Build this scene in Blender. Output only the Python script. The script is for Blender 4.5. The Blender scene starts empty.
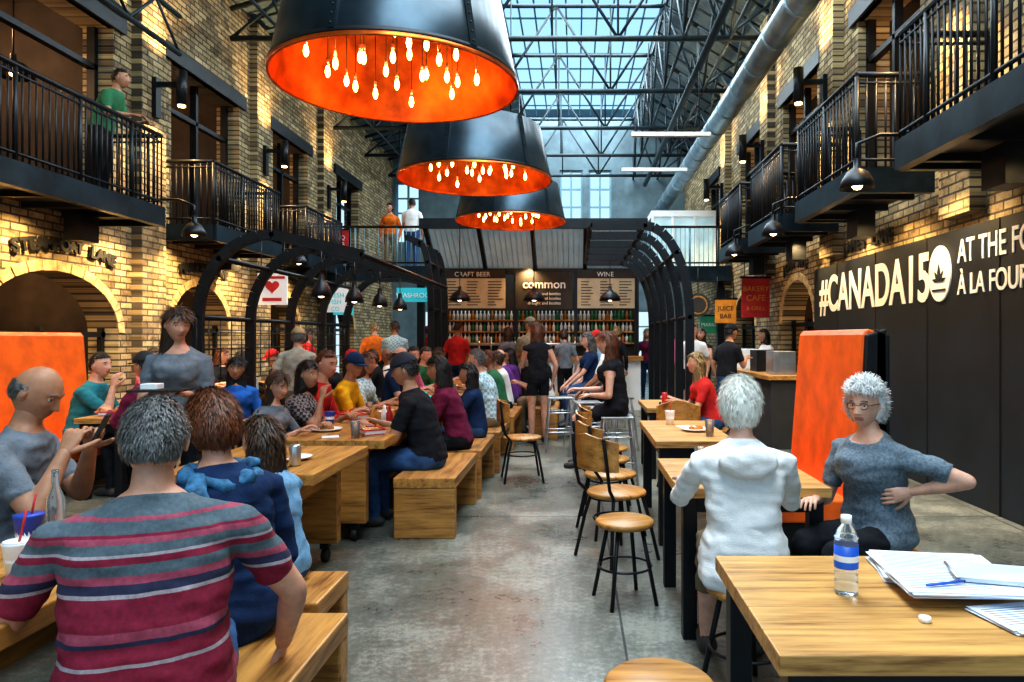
import bpy, bmesh, math, random, sys
import numpy as np
from mathutils import Vector, Matrix, noise
random.seed(7); np.random.seed(7)
S=bpy.context.scene
V=Vector
# ---------------------------------------------------------------- materials
def newmat(name):
    m=bpy.data.materials.new(name); m.use_nodes=True
    nt=m.node_tree; bs=nt.nodes['Principled BSDF']
    return m,nt,bs
def ramp(nt,fac,stops,const=False):
    r=nt.nodes.new('ShaderNodeValToRGB')
    if const: r.color_ramp.interpolation='CONSTANT'
    e=r.color_ramp.elements
    while len(e)<len(stops): e.new(0.5)
    for i,(p,c) in enumerate(stops):
        e[i].position=p; e[i].color=(c[0],c[1],c[2],1)
    nt.links.new(fac,r.inputs[0]); return r.outputs[0]
def coords(nt,scale=(1,1,1),loc=(0,0,0)):
    t=nt.nodes.new('ShaderNodeTexCoord'); mp=nt.nodes.new('ShaderNodeMapping')
    mp.inputs['Scale'].default_value=scale; mp.inputs['Location'].default_value=loc
    nt.links.new(t.outputs['Object'],mp.inputs[0]); return mp.outputs[0]
def noisen(nt,vec,scale,detail=4,rough=.55):
    n=nt.nodes.new('ShaderNodeTexNoise'); n.inputs['Scale'].default_value=scale
    n.inputs['Detail'].default_value=detail; n.inputs['Roughness'].default_value=rough
    nt.links.new(vec,n.inputs['Vector']); return n.outputs[0]
def bumpn(nt,bs,h,strength,dist=.01):
    b=nt.nodes.new('ShaderNodeBump'); b.inputs['Strength'].default_value=strength; b.inputs['Distance'].default_value=dist
    nt.links.new(h,b.inputs['Height']); nt.links.new(b.outputs[0],bs.inputs['Normal'])
def mul(c,k): return tuple(min(1,x*k) for x in c)
_mc={}
def mat(name,col,rough=.6,metal=0,var=.18,scale=6,bump=0,emit=0,ecol=None,stretch=(1,1,1),sampl=True):
    if name in _mc: return _mc[name]
    m,nt,bs=newmat(name)
    bs.inputs['Roughness'].default_value=rough; bs.inputs['Metallic'].default_value=metal
    n=noisen(nt,coords(nt,stretch),scale)
    c=ramp(nt,n,[(.3,mul(col,1-var)),(.7,mul(col,1+var))])
    nt.links.new(c,bs.inputs['Base Color'])
    if bump: bumpn(nt,bs,n,bump)
    if emit:
        bs.inputs['Emission Color'].default_value=(*(ecol or col),1); bs.inputs['Emission Strength'].default_value=emit
        if not sampl: m.cycles.emission_sampling='NONE'
    _mc[name]=m; return m
def cloth(name,col,var=.38):
    m,nt,bs=newmat('fabric_'+name); co=coords(nt)
    n1=noisen(nt,co,11,5,.6); n2=noisen(nt,coords(nt,(1,1,2)),150,2,.6)
    a=nt.nodes.new('ShaderNodeMath'); a.operation='MULTIPLY_ADD'; nt.links.new(n2,a.inputs[0]); a.inputs[1].default_value=.5; nt.links.new(n1,a.inputs[2])
    c=ramp(nt,a.outputs[0],[(.5,mul(col,1-var)),(1,mul(col,1+var))]); nt.links.new(c,bs.inputs['Base Color'])
    bs.inputs['Roughness'].default_value=.92; bs.inputs['Specular IOR Level'].default_value=.2; bumpn(nt,bs,a.outputs[0],.5); return m
def wood(name,c1,c2,axis=1):
    m,nt,bs=newmat(name)
    sc=[9,9,9]; sc[axis]=.9
    n1=noisen(nt,coords(nt,tuple(sc)),2.2,6,.65)
    sc2=[60,60,60]; sc2[axis]=3
    n2=noisen(nt,coords(nt,tuple(sc2)),1.0,3)
    mm=nt.nodes.new('ShaderNodeMath'); mm.operation='MULTIPLY_ADD'
    nt.links.new(n2,mm.inputs[0]); mm.inputs[1].default_value=.35; nt.links.new(n1,mm.inputs[2])
    c=ramp(nt,mm.outputs[0],[(.50,c1),(.63,mul(tuple((a+b)/2 for a,b in zip(c1,c2)),1.0)),(.84,c2)])
    nt.links.new(c,bs.inputs['Base Color']); bs.inputs['Roughness'].default_value=.4
    bumpn(nt,bs,mm.outputs[0],.25,.004); return m
OAK=wood('oak_planks',(.17,.06,.014),(.60,.29,.07))
OAKX=wood('oak_planks_cross',(.17,.06,.014),(.58,.28,.07),0)
OAKL=wood('oak_light_top',(.23,.095,.024),(.70,.38,.115),0)
def brick(name,c1,c2,mort,ax=(1,2)):
    m,nt,bs=newmat(name)
    t=nt.nodes.new('ShaderNodeTexCoord'); sp=nt.nodes.new('ShaderNodeSeparateXYZ'); cb=nt.nodes.new('ShaderNodeCombineXYZ')
    nt.links.new(t.outputs['Object'],sp.inputs[0])
    nt.links.new(sp.outputs[ax[0]],cb.inputs[0]); nt.links.new(sp.outputs[ax[1]],cb.inputs[1])
    b=nt.nodes.new('ShaderNodeTexBrick'); b.inputs['Scale'].default_value=1
    b.inputs['Brick Width'].default_value=.24; b.inputs['Row Height'].default_value=.085; b.inputs['Mortar Size'].default_value=.011
    b.inputs['Color1'].default_value=(*c1,1); b.inputs['Color2'].default_value=(*c2,1); b.inputs['Mortar'].default_value=(*mort,1)
    b.inputs['Bias'].default_value=-.05
    nt.links.new(cb.outputs[0],b.inputs['Vector'])
    n=noisen(nt,cb.outputs[0],3.0,12,.9)
    g=ramp(nt,n,[(.39,(.10,.09,.085)),(.5,(.72,.68,.62)),(.62,(1.0,1.0,1.0))])
    mx=nt.nodes.new('ShaderNodeMix'); mx.data_type='RGBA'; mx.blend_type='MULTIPLY'; mx.inputs[0].default_value=1
    nt.links.new(b.outputs[0],mx.inputs[6]); nt.links.new(g,mx.inputs[7]); nt.links.new(mx.outputs[2],bs.inputs['Base Color'])
    bs.inputs['Roughness'].default_value=.85
    iv=nt.nodes.new('ShaderNodeMath'); iv.operation='SUBTRACT'; iv.inputs[0].default_value=1
    nt.links.new(b.outputs['Fac'],iv.inputs[1]); bumpn(nt,bs,iv.outputs[0],.9,.015)
    return m
BRICK=brick('buff_brick',(.74,.60,.34),(.26,.19,.11),(.10,.085,.065))
def floorm():
    m,nt,bs=newmat('polished_concrete')
    co=coords(nt); n1=noisen(nt,co,.8,10,.75); n2=noisen(nt,co,26,8,.85)
    a=nt.nodes.new('ShaderNodeMath'); a.operation='MULTIPLY_ADD'; nt.links.new(n2,a.inputs[0]); a.inputs[1].default_value=.8; nt.links.new(n1,a.inputs[2])
    c=ramp(nt,a.outputs[0],[(.70,(.045,.047,.040)),(.90,(.125,.128,.108)),(1,(.25,.25,.21))])
    b=nt.nodes.new('ShaderNodeTexBrick'); b.offset=0; b.inputs['Scale'].default_value=1; b.inputs['Brick Width'].default_value=3.2; b.inputs['Row Height'].default_value=3.5
    b.inputs['Mortar Size'].default_value=.007
    for k in ('Color1','Color2'): b.inputs[k].default_value=(1,1,1,1)
    b.inputs['Mortar'].default_value=(.15,.15,.15,1)
    nt.links.new(coords(nt,(1,1,1),(-.24+3.2,1.2,0)),b.inputs['Vector'])
    mx=nt.nodes.new('ShaderNodeMix'); mx.data_type='RGBA'; mx.blend_type='MULTIPLY'; mx.inputs[0].default_value=1
    nt.links.new(c,mx.inputs[6]); nt.links.new(b.outputs[0],mx.inputs[7]); nt.links.new(mx.outputs[2],bs.inputs['Base Color'])
    r=ramp(nt,n1,[(.35,(.22,)*3),(.65,(.45,)*3)]); nt.links.new(r,bs.inputs['Roughness'])
    return m
CONC=floorm()
STEEL=mat('black_steel',(.011,.013,.017),.42,.4,.3,8)
STEELB=mat('blue_black_steel',(.022,.038,.052),.33,.7,.5,3,.1)
PANEL=mat('black_painted_panel',(.008,.013,.021),.55,0,.4,2,.1)
ROOF=mat('roof_deck',(.10,.15,.18),.7,0,.4,3,.2,0,None,(1,8,1))
TRUSS=mat('truss_steel',(.02,.035,.045),.5,.3,.3,5)
WHITE=mat('white_paint',(.90,.90,.90),.5,0,.03)
MULL=mat('skylight_mullion',(.16,.32,.40),.5,0,.1)
DARK=mat('dark_plaster',(.035,.026,.022),.8,0,.4,3)
DARKR=mat('dark_red_plaster',(.12,.03,.02),.8,0,.4,3)
GALV=mat('galvanised_duct',(.36,.46,.52),.35,.8,.3,3)
CHROME=mat('brushed_metal',(.55,.56,.58),.3,.9,.15,9)
ORANGE=mat('orange_leather',(.82,.12,.006),.45,0,.22,5,.15)
COPPER=mat('copper_lining',(.85,.13,.015),.3,.85,.5,5,.3)
BULB=mat('bulb_glow',(1,.62,.25),.3,0,.01,3,0,16,(1,.50,.13),sampl=False)
WARMG=mat('warm_glow',(1,.7,.35),.3,0,.01,3,0,10,(1,.62,.28),sampl=False)
PAPER=mat('paper_white',(.74,.78,.86),.7,0,.05,20)
INK=mat('ink_dark',(.012,.012,.012),.6,0,.1)
RED=mat('red_sign',(.55,.02,.02),.5,0,.2)
AMBER=mat('amber_sign',(.8,.3,.03),.5,0,.2)
TEAL=mat('teal_sign',(.03,.42,.5),.5,0,.1,3,0,.3,(.03,.5,.6))
MENU=mat('menu_board',(.42,.34,.24),.6,0,.2,4,0,.12,(.6,.4,.2))
CHALK=mat('chalkboard',(.03,.027,.025),.7)
GLASSD=mat('dark_glass',(.05,.07,.08),.08,.2,.2)
PLASTB=mat('blue_label',(.02,.12,.6),.4)
PRINT=mat('print_grey',(.16,.19,.28),.7)
def clearm():
    m,nt,bs=newmat('clear_plastic'); bs.inputs['Base Color'].default_value=(.85,.93,1,1); bs.inputs['Roughness'].default_value=.06
    n=noisen(nt,coords(nt),30); bumpn(nt,bs,n,.2,.003)
    bs.inputs['Transmission Weight'].default_value=.9; bs.inputs['IOR'].default_value=1.2; return m
CLEAR=clearm()
def glowpanel():
    m,nt,bs=newmat('translucent_roof_panel'); n=noisen(nt,coords(nt),2)
    c=ramp(nt,n,[(.3,(.35,.42,.45)),(.7,(.5,.6,.65))]); nt.links.new(c,bs.inputs['Base Color'])
    bs.inputs['Transmission Weight'].default_value=.2; bs.inputs['Roughness'].default_value=.7
    bs.inputs['Emission Color'].default_value=(.5,.68,.75,1); bs.inputs['Emission Strength'].default_value=.10; return m
POLY=glowpanel()
# ---------------------------------------------------------------- mesh builder
def frame(d):
    d=d.normalized(); u=V((0,0,1)) if abs(d.z)<.95 else V((1,0,0))
    a=d.cross(u).normalized(); return a,d.cross(a).normalized()
class B:
    def __init__(s): s.v=[];s.f=[];s.m=[];s.sm=[];s.mats=[]
    def mi(s,m):
        if m not in s.mats: s.mats.append(m)
        return s.mats.index(m)
    def add(s,vs,fs,m,smooth=False,M=None):
        o=len(s.v)
        if M is not None: vs=[M@V(p) for p in vs]
        s.v.extend([tuple(p) for p in vs]); k=s.mi(m) if not isinstance(m,(list,np.ndarray)) else None
        for i,f in enumerate(fs):
            s.f.append([o+j for j in f]); s.m.append(k if k is not None else int(m[i])); s.sm.append(smooth)
    def box(s,x0,x1,y0,y1,z0,z1,m,M=None):
        vs=[(x,y,z) for z in (z0,z1) for x,y in ((x0,y0),(x1,y0),(x1,y1),(x0,y1))]
        s.add(vs,[(0,3,2,1),(4,5,6,7),(0,1,5,4),(1,2,6,5),(2,3,7,6),(3,0,4,7)],m,False,M)
    def hexa(s,vs,m): s.add(vs,[(0,3,2,1),(4,5,6,7),(0,1,5,4),(1,2,6,5),(2,3,7,6),(3,0,4,7)],m)
    def tube(s,pts,r,m,n=8,round_=False,sx=1,sy=1,M=None):
        pts=[V(p) for p in pts]; rs=list(r) if isinstance(r,(list,tuple)) else [r]*len(pts)
        if round_:
            d0=(pts[0]-pts[1]).normalized(); d1=(pts[-1]-pts[-2]).normalized(); r0,r1=rs[0],rs[-1]
            pts=[pts[0]+d0*r0*.92,pts[0]+d0*r0*.6]+pts+[pts[-1]+d1*r1*.6,pts[-1]+d1*r1*.92]
            rs=[r0*.35,r0*.78]+rs+[r1*.78,r1*.35]
        vs=[];a=None
        for i,p in enumerate(pts):
            d=(pts[min(i+1,len(pts)-1)]-pts[max(i-1,0)])
            if d.length<1e-9: d=V((0,0,1))
            d.normalize()
            if a is None: a,b=frame(d)
            else:
                a=(a-d*a.dot(d)); a=a.normalized() if a.length>1e-6 else frame(d)[0]
            b=d.cross(a)
            for k in range(n):
                t=2*math.pi*k/n; vs.append(p+a*(math.cos(t)*rs[i]*sx)+b*(math.sin(t)*rs[i]*sy))
        fs=[]
        for i in range(len(pts)-1):
            for k in range(n):
                k2=(k+1)%n; fs.append((i*n+k,i*n+k2,(i+1)*n+k2,(i+1)*n+k))
        s.add(vs,fs,m,True,M); o=len(s.v)-len(vs); mi=s.mi(m)
        s.f.append([o+k for k in range(n)][::-1]); s.f.append([o+(len(pts)-1)*n+k for k in range(n)]); s.m+= [mi,mi]; s.sm+=[False,False]
    def lathe(s,prof,c,m,n=24,M=None,smooth=True,sx=1,sy=1):
        vs=[];fs=[]
        for r,z in prof:
            for k in range(n):
                t=2*math.pi*k/n; vs.append((c[0]+math.cos(t)*r*sx,c[1]+math.sin(t)*r*sy,c[2]+z))
        for i in range(len(prof)-1):
            for k in range(n):
                k2=(k+1)%n; fs.append((i*n+k,i*n+k2,(i+1)*n+k2,(i+1)*n+k))
        s.add(vs,fs,m,smooth,M)
    def solid(s,prof,c,m,n=20,M=None,sx=1,sy=1):
        s.lathe([(.0006,prof[0][1])]+list(prof)+[(.0006,prof[-1][1])],c,m,n,M,True,sx,sy)
    def ell(s,c,r,m,n=14,M=None):
        if not isinstance(r,(tuple,list)): r=(r,r,r)
        k=max(5,n//2); prof=[(max(.001,math.sin(math.pi*i/k)),-math.cos(math.pi*i/k)*r[2]) for i in range(k+1)]
        s.lathe(prof,c,m,n,M,True,r[0],r[1])
    def prism(s,poly,axis,a0,a1,m,M=None):
        def P(u,v,w):
            return {0:(w,u,v),1:(u,w,v),2:(u,v,w)}[axis]
        n=len(poly); vs=[P(u,v,a0) for u,v in poly]+[P(u,v,a1) for u,v in poly]
        fs=[tuple(range(n))[::-1],tuple(range(n,2*n))]+[(i,(i+1)%n,n+(i+1)%n,n+i) for i in range(n)]
        s.add(vs,fs,m,False,M)
    def mesh(s,name,recalc=True):
        me=bpy.data.meshes.new(name); me.from_pydata(s.v,[],s.f)
        for m in s.mats: me.materials.append(m)
        me.polygons.foreach_set('material_index',s.m); me.polygons.foreach_set('use_smooth',s.sm)
        if recalc:
            bm=bmesh.new(); bm.from_mesh(me); bmesh.ops.recalc_face_normals(bm,faces=bm.faces); bm.to_mesh(me); bm.free()
        me.update(); return me
    def make(s,name,loc=(0,0,0),rz=0,bevel=0,recalc=True):
        me=s.mesh(name,recalc); o=bpy.data.objects.new(name,me); S.collection.objects.link(o)
        o.location=loc; o.rotation_euler=(0,0,math.radians(rz))
        if bevel:
            b=o.modifiers.new('bevel','BEVEL'); b.width=bevel; b.segments=2; b.limit_method='ANGLE'; b.angle_limit=math.radians(60)
        return o
def inst(o,name,loc,rz=0):
    n=bpy.data.objects.new(name,o.data); S.collection.objects.link(n); n.location=loc; n.rotation_euler=(0,0,math.radians(rz))
    for md in o.modifiers:
        b=n.modifiers.new('bevel','BEVEL'); b.width=md.width; b.segments=2; b.limit_method='ANGLE'; b.angle_limit=md.angle_limit
    return n
def text(name,body,loc,size,m,side,ext=.008,align='LEFT',sx=1,bold=0):
    c=bpy.data.curves.new(name,'FONT'); c.body=body; c.size=size; c.extrude=ext; c.align_x=align; c.offset=bold
    c.materials.append(m); o=bpy.data.objects.new(name,c); S.collection.objects.link(o)
    R={'right':Matrix(((0,0,-1),(-1,0,0),(0,1,0))),'left':Matrix(((0,0,1),(1,0,0),(0,1,0))),'front':Matrix(((1,0,0),(0,0,-1),(0,1,0)))}[side]
    o.matrix_world=Matrix.Translation(loc)@R.to_4x4()@Matrix.Diagonal((sx,1,1,1)); return o
# ---------------------------------------------------------------- room shell
XL,XR,YB,Y0=-6.0,3.6,23.0,-3.0
b=B(); b.box(-9.2,6.6,Y0,YB+.3,-.12,0,CONC); b.make('floor')
BRICKV=mat('voussoir_brick',(.58,.43,.22),.85,0,.5,9,.3)
def wall_x(name,xa,xb,ops,zt,xin):
    b=B(); ys=sorted({Y0,YB}|{o[0] for o in ops}|{o[1] for o in ops}); zs=sorted({0,zt}|{o[2] for o in ops}|{o[3] for o in ops})
    for i in range(len(ys)-1):
        for j in range(len(zs)-1):
            cy=(ys[i]+ys[i+1])/2; cz=(zs[j]+zs[j+1])/2
            if any(o[0]<cy<o[1] and o[2]<cz<o[3] for o in ops): continue
            b.box(xa,xb,ys[i],ys[i+1],zs[j],zs[j+1],BRICK)
    sgn=1 if xin>min(xa,xb)+.01 else -1
    for o in ops:
        if o[4]:
            ya,yb,_,zt2,rise=o[:5]; n=16; c=(ya+yb)/2; w=(yb-ya)/2
            pt=lambda k:(c-w*math.cos(math.pi*k/n), zt2-rise+rise*math.sin(math.pi*k/n))
            for k in range(n):
                p,q=pt(k),pt(k+1)
                b.prism([p,q,(q[0],zt2),(p[0],zt2)],0,xa,xb,BRICK)
                d0=V((p[0]-c,(p[1]-(zt2-rise))*w/rise)).normalized()*.12; d1=V((q[0]-c,(q[1]-(zt2-rise))*w/rise)).normalized()*.12
                gx=(q[0]-p[0])*.06; gz=(q[1]-p[1])*.06
                b.prism([(p[0]+gx,p[1]+gz),(q[0]-gx,q[1]-gz),(q[0]+d1[0]-gx,q[1]+d1[1]-gz),(p[0]+d0[0]+gx,p[1]+d0[1]+gz)],0,xin-.02*sgn,xin+.012*sgn,BRICKV)
            xm=(xa+xb)/2
            for y in (ya+.02,c-.03,yb-.08): b.box(xm-.03,xm+.03,y,y+.06,0,zt2-rise*.9,STEEL)
            b.box(xm-.03,xm+.03,ya,yb,zt2-rise-.05,zt2-rise+.02,STEEL)
        else:
            ya,yb,za,zb=o[:4]
            b.box(xin-.06*sgn,xin+.05*sgn,ya-.2,yb+.2,zb,zb+.22,STEEL)
            for y in (ya,yb-.07,(ya+yb)/2): b.box(min(xa,xb)+.1,min(xa,xb)+.2,y,y+.07,za,zb,STEEL)
            b.box(min(xa,xb)+.1,min(xa,xb)+.2,ya,yb,za+1.9,za+1.97,STEEL)
    return b
opsL=[(7.0,9.2,0,2.26,.72),(10.4,12.1,0,2.32,.7),(13.4,15.2,0,2.38,.7),(17,19,0,2.4,.7),(3.2,5.4,0,2.34,.72),
      (5.2,9.1,3.05,5.5,0),(10.4,12.5,3.05,5.6,0),(13.9,15.7,3.05,5.6,0),(17.6,19.4,3.05,5.6,0)]
b=wall_x('wall_left',-6.4,-6.0,opsL,7.4,-6.0)
for y in (9.75,13.2,16.6): b.box(-6,-5.86,y-.28,y+.28,0,7.3,BRICK)
b.make('wall_left')
opsR=[(10.55,12.2,0,2.42,.7),(14,15.8,0,2.42,.7),(3.2,5.4,3.05,5.5,0),(7.3,8.9,3.05,5.5,0),(10.4,12.1,3.05,5.5,0),(13.6,15.2,3.05,5.5,0),(17.5,19,3.05,5.5,0)]
b=wall_x('wall_right',3.6,4.0,opsR,7.4,3.6)
for y in (6.4,9.65,12.85,16.4): b.box(3.46,3.6,y-.26,y+.26,2.6,7.3,BRICK)
b.make('wall_right')
b=B(); ops=[(-5.9,-5.1,4.6,6.6),(-.5,.25,4.6,7.0),(.45,1.2,4.6,7.0),(2.0,3.2,.3,2.4),(-5,-3.6,.3,2.4)]
xs=sorted({-6.4,4.0}|{o[0] for o in ops}|{o[1] for o in ops}); zs=sorted({0,9.0}|{o[2] for o in ops}|{o[3] for o in ops})
WB=mat('end_wall_paint',(.12,.18,.21),.7,0,.3,2)
for i in range(len(xs)-1):
    for j in range(len(zs)-1):
        cx=(xs[i]+xs[i+1])/2; cz=(zs[j]+zs[j+1])/2
        if any(o[0]<cx<o[1] and o[2]<cz<o[3] for o in ops): continue
        b.box(xs[i],xs[i+1],YB,YB+.3,zs[j],zs[j+1],WB)
b.make('wall_back')
for i,o in enumerate(ops):
    w=B()
    for t in (0,.5,1): 
        x=o[0]+(o[1]-o[0]-.06)*t; w.box(x,x+.06,YB+.08,YB+.16,o[2],o[3],MULL)
    for k in range(5):
        z=o[2]+(o[3]-o[2]-.06)*k/4; w.box(o[0],o[1],YB+.09,YB+.15,z,z+.05,MULL)
    w.make('window_%d'%(i+1))
for nm,xa,xb in (('left',-9.2,-6.4),('right',4.0,6.6)):
    b=B(); xf=xa if nm=='left' else xb
    b.box(xf-.1,xf+.1,Y0,YB,0,2.8,DARK); b.box(xf-.1,xf+.1,Y0,YB,3.0,6.2,DARKR)
    b.box(xa,xb,Y0,YB,2.75,3.04,DARK); b.box(xa,xb,Y0,YB,6.1,6.25,DARK)
    for y in (9.7,13.0,16.5): b.box(xa,xb,y-.06,y+.06,0,6.1,DARK)
    b.make('wall_shop_'+nm)
    sh=B(); xs_=xf+(.15 if nm=='left' else -.45)
    cols=[mat('bottle_%d'%k,c,.2) for k,c in enumerate([(.5,.1,.02),(.05,.2,.08),(.6,.4,.1),(.3,.3,.35),(.1,.2,.4)])]
    for y in (4.2,7.3,8.3,11.0,14.3):
        for z in (.8,1.3,1.8,4.0,4.5,5.0):
            sh.box(xs_,xs_+.3,y-.45,y+.45,z-.03,z,OAK)
            for k in range(9):
                yy=y-.38+k*.095; h=random.uniform(.18,.3)
                sh.solid([(.03,0),(.03,h*.6),(.012,h*.75),(.012,h)],(xs_+.15,yy,z),random.choice(cols),8)
    sh.make('shop_shelf_'+nm)
b=B()
b.prism([(-6.45,7.3),(-1.6,8.65),(-1.6,8.8),(-6.45,7.45)],1,Y0,YB+.3,ROOF)
b.prism([(4.05,7.3),(1.9,8.65),(1.9,8.8),(4.05,7.45)],1,Y0,YB+.3,ROOF)
b.make('ceiling')
b=B()
y=Y0
while y<YB:
    b.box(-1.6,1.9,y-.02,y+.02,8.77,8.8,MULL); y+=1.0
for k in range(11): b.box(-1.6+k*.35-.018,-1.6+k*.35+.018,Y0,YB,8.76,8.8,MULL)
b.make('skylight_frame')
def tr(b,p,q,w=.035): b.tube([p,q],w,TRUSS,6)
rz=lambda x: 7.2+(x+6.4)/4.8*1.4 if x<-1.6 else (8.6 if x<1.95 else 8.6-(x-1.9)/2.1*1.3)
for i,y in enumerate([7.0,9.6,12.2,14.8,17.4,20.0,22.5]):
    b=B()
    tr(b,(-6,y,6.7),(3.6,y,6.7),.05); xs=[-6,-5,-4,-2.8,-1.6,-.4,.75,1.9,2.6,3.6]
    for k in range(9):
        tr(b,(xs[k],y,rz(xs[k])-.1),(xs[k+1],y,rz(xs[k+1])-.1),.045)
        if k%2==0: tr(b,(xs[k],y,6.7),(xs[k+1],y,rz(xs[k+1])-.1),.028)
        else: tr(b,(xs[k],y,rz(xs[k])-.1),(xs[k+1],y,6.7),.028)
        tr(b,(xs[k+1],y,6.7),(xs[k+1],y,rz(xs[k+1])-.1),.022)
    for x in (-5,-2.8,1.9,2.7,3.3):
        tr(b,(x,y,6.7),(x,y+2.6,6.7),.03); tr(b,(x,y,6.7),(x,y+1.3,rz(x)-.1),.025); tr(b,(x,y+1.3,rz(x)-.1),(x,y+2.6,6.7),.025)
    for x in (-4,-1.62,1.92,2.9): tr(b,(x,y,rz(x)-.08),(x,y+2.6,rz(x)-.08),.035)
    for yy in (y+.65,y+1.3,y+1.95): tr(b,(1.92,yy,8.5),(3.6,yy,7.45),.025); tr(b,(-1.62,yy,8.5),(-6,yy,7.3),.025)
    b.make('roof_truss')
b=B(); b.tube([(2.75,2,5.6),(2.75,22.5,5.6)],.2,GALV,20)
for k in range(20): b.tube([(2.75,2.5+k,5.6),(2.75,2.54+k,5.6)],.212,GALV,20)
b.tube([(2.2,7,6.3),(2.2,22,6.3)],.07,TRUSS,8); b.make('ventilation_duct')
b=B()
for y in (12.4,15): 
    b.box(1.0,2.4,y-.05,y+.05,5.05,5.12,WHITE); b.tube([(1.3,y,5.1),(1.3,y,6.7)],.01,STEEL,5); b.tube([(2.2,y,5.1),(2.2,y,6.7)],.01,STEEL,5)
b.make('strip_light')
b=B()
for z,x in ((5.75,-5.25),(5.25,-5.25),(5.75,-5.9)): tr(b,(x,4.0,z),(x,9.3,z),.035)
for k in range(10):
    y=4.0+k*.53; tr(b,(-5.25,y,5.75 if k%2 else 5.25),(-5.25,y+.53,5.25 if k%2 else 5.75),.02); tr(b,(-5.25,y,5.75),(-5.99,y,5.75),.02)
b.make('lattice_girder')
# ---------------------------------------------------------------- balconies
def balcony(x0,x1,y0,y1,side):
    b=B(); xf=x1 if side=='left' else x0; s=1 if side=='left' else -1
    b.box(x0,x1,y0,y1,2.95,3.05,STEEL); b.box(xf-.05,xf+.05,y0,y1,2.88,3.12,STEELB)
    b.box(x0,x1,y0-.03,y0+.05,2.88,3.12,STEELB); b.box(x0,x1,y1-.05,y1+.03,2.88,3.12,STEELB)
    yy=y0+.4
    while yy<y1: b.box(x0,x1,yy-.03,yy+.03,2.89,2.95,STEEL); yy+=.6
    def rail(p,q):
        p=V(p);q=V(q);L=(q-p).length; d=(q-p)/L
        for z,r in ((4.02,.028),(3.94,.014),(3.2,.016)): b.tube([p+V((0,0,z)),q+V((0,0,z))],r,STEEL,6)
        n=int(L/.085)
        for k in range(n+1):
            c=p+d*(L*k/n); r=.012 if k%10 else .022
            b.tube([c+V((0,0,3.1)),c+V((0,0,4.0))],r,STEEL,4 if k%10 else 6)
    rail((xf,y0,0),(xf,y1,0)); xw=x0 if side=='left' else x1
    rail((xw,y0,0),(xf,y0,0)); rail((xw,y1,0),(xf,y1,0))
    b.box(xw+.25*s-.1,xw+.25*s+.1,y1-.8,y1-.5,2.6,2.9,STEEL)
    b.make('balcony')
for y0,y1 in ((4.8,8.8),(10.06,12.3),(13.52,15.6)): balcony(-5.995,-5.2,y0,y1,'left')
for y0,y1 in ((2.8,5.85),(6.75,8.5),(9.2,10.8),(11.5,13.0)): balcony(2.72,3.455,y0,y1,'right')
b=B()
b.box(-5.98,3.58,16,17.3,2.85,3.05,STEEL); b.box(-5.98,3.58,15.95,16.02,2.78,3.12,STEELB)
for z,r in ((4.02,.03),(3.2,.02)): b.tube([(-5.98,16,z),(3.58,16,z)],r,STEEL,6)
n=90
for k in range(n+1):
    x=-5.98+9.56*k/n; b.tube([(x,16,3.1),(x,16,4)],.008 if k%9 else .024,MULL,4)
for x in (-5.7,-3.6,2,3.4): b.box(x-.08,x+.08,16.3,16.46,0,2.85,STEEL)
b.make('gallery_bridge')
b=B(); b.box(1.9,3.5,17.4,18.8,4.5,4.65,WHITE)
for x in (1.9,2.4,2.95,3.44): b.box(x,x+.06,17.4,17.46,3.05,4.5,WHITE)
b.box(1.96,3.44,17.44,17.46,3.05,4.5,mat('frosted_glazing',(.5,.68,.72),.3,0,.2,3,0,.2,(.5,.7,.75))); b.make('glazed_kiosk')
def dome(b,c,r=.17,glow=True):
    b.lathe([(.03,.22),(.035,.14),(r*.6,.1),(r*.92,.02),(r,-.05),(r*.96,-.05),(r*.88,.02),(r*.55,.085),(.02,.11)],c,STEEL,24)
    b.ell((c[0],c[1],c[2]-.01),.05,WARMG,10)
def spot(name,loc,tgt,w,ang=80,col=(1,.62,.27),blend=.8,rad=.04):
    l=bpy.data.lights.new(name,'SPOT'); l.energy=w; l.color=col; l.spot_size=math.radians(ang); l.spot_blend=blend; l.shadow_soft_size=rad
    o=bpy.data.objects.new(name,l); S.collection.objects.link(o); o.location=loc
    o.rotation_euler=(V(tgt)-V(loc)).to_track_quat('-Z','Y').to_euler(); return o
def point(name,loc,w,col=(1,.55,.22),rad=.05):
    l=bpy.data.lights.new(name,'POINT'); l.energy=w; l.color=col; l.shadow_soft_size=rad
    o=bpy.data.objects.new(name,l); S.collection.objects.link(o); o.location=loc; return o
for side,xw,s,ys in (('left',-6,1,(9.75,13.2,16.6)),('right',3.6,-1,(6.4,9.65,12.85,16.4))):
    for y in ys:
        b=B(); xx=xw+.14*s; X=sorted((xx,xx+.42*s))
        b.box(min(xx,xx+.06*s),max(xx,xx+.06*s),y-.06,y+.06,4.55,5.1,STEEL); b.box(X[0],X[1],y-.03,y+.03,4.98,5.04,STEEL)
        cx=xx+.38*s
        b.tube([(cx,y,4.72),(cx,y,5.2)],.07,STEEL,12); b.tube([(cx,y,4.70),(cx,y,4.722)],.05,WARMG,10); b.make('wall_sconce')
        spot('sconce_light_down',(cx,y,4.66),(cx-.38*s,y,2.2),210,110,(1,.64,.27)); spot('sconce_light_up',(cx,y,5.26),(cx-.35*s,y,7.2),190,110,(1,.66,.3))
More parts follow.
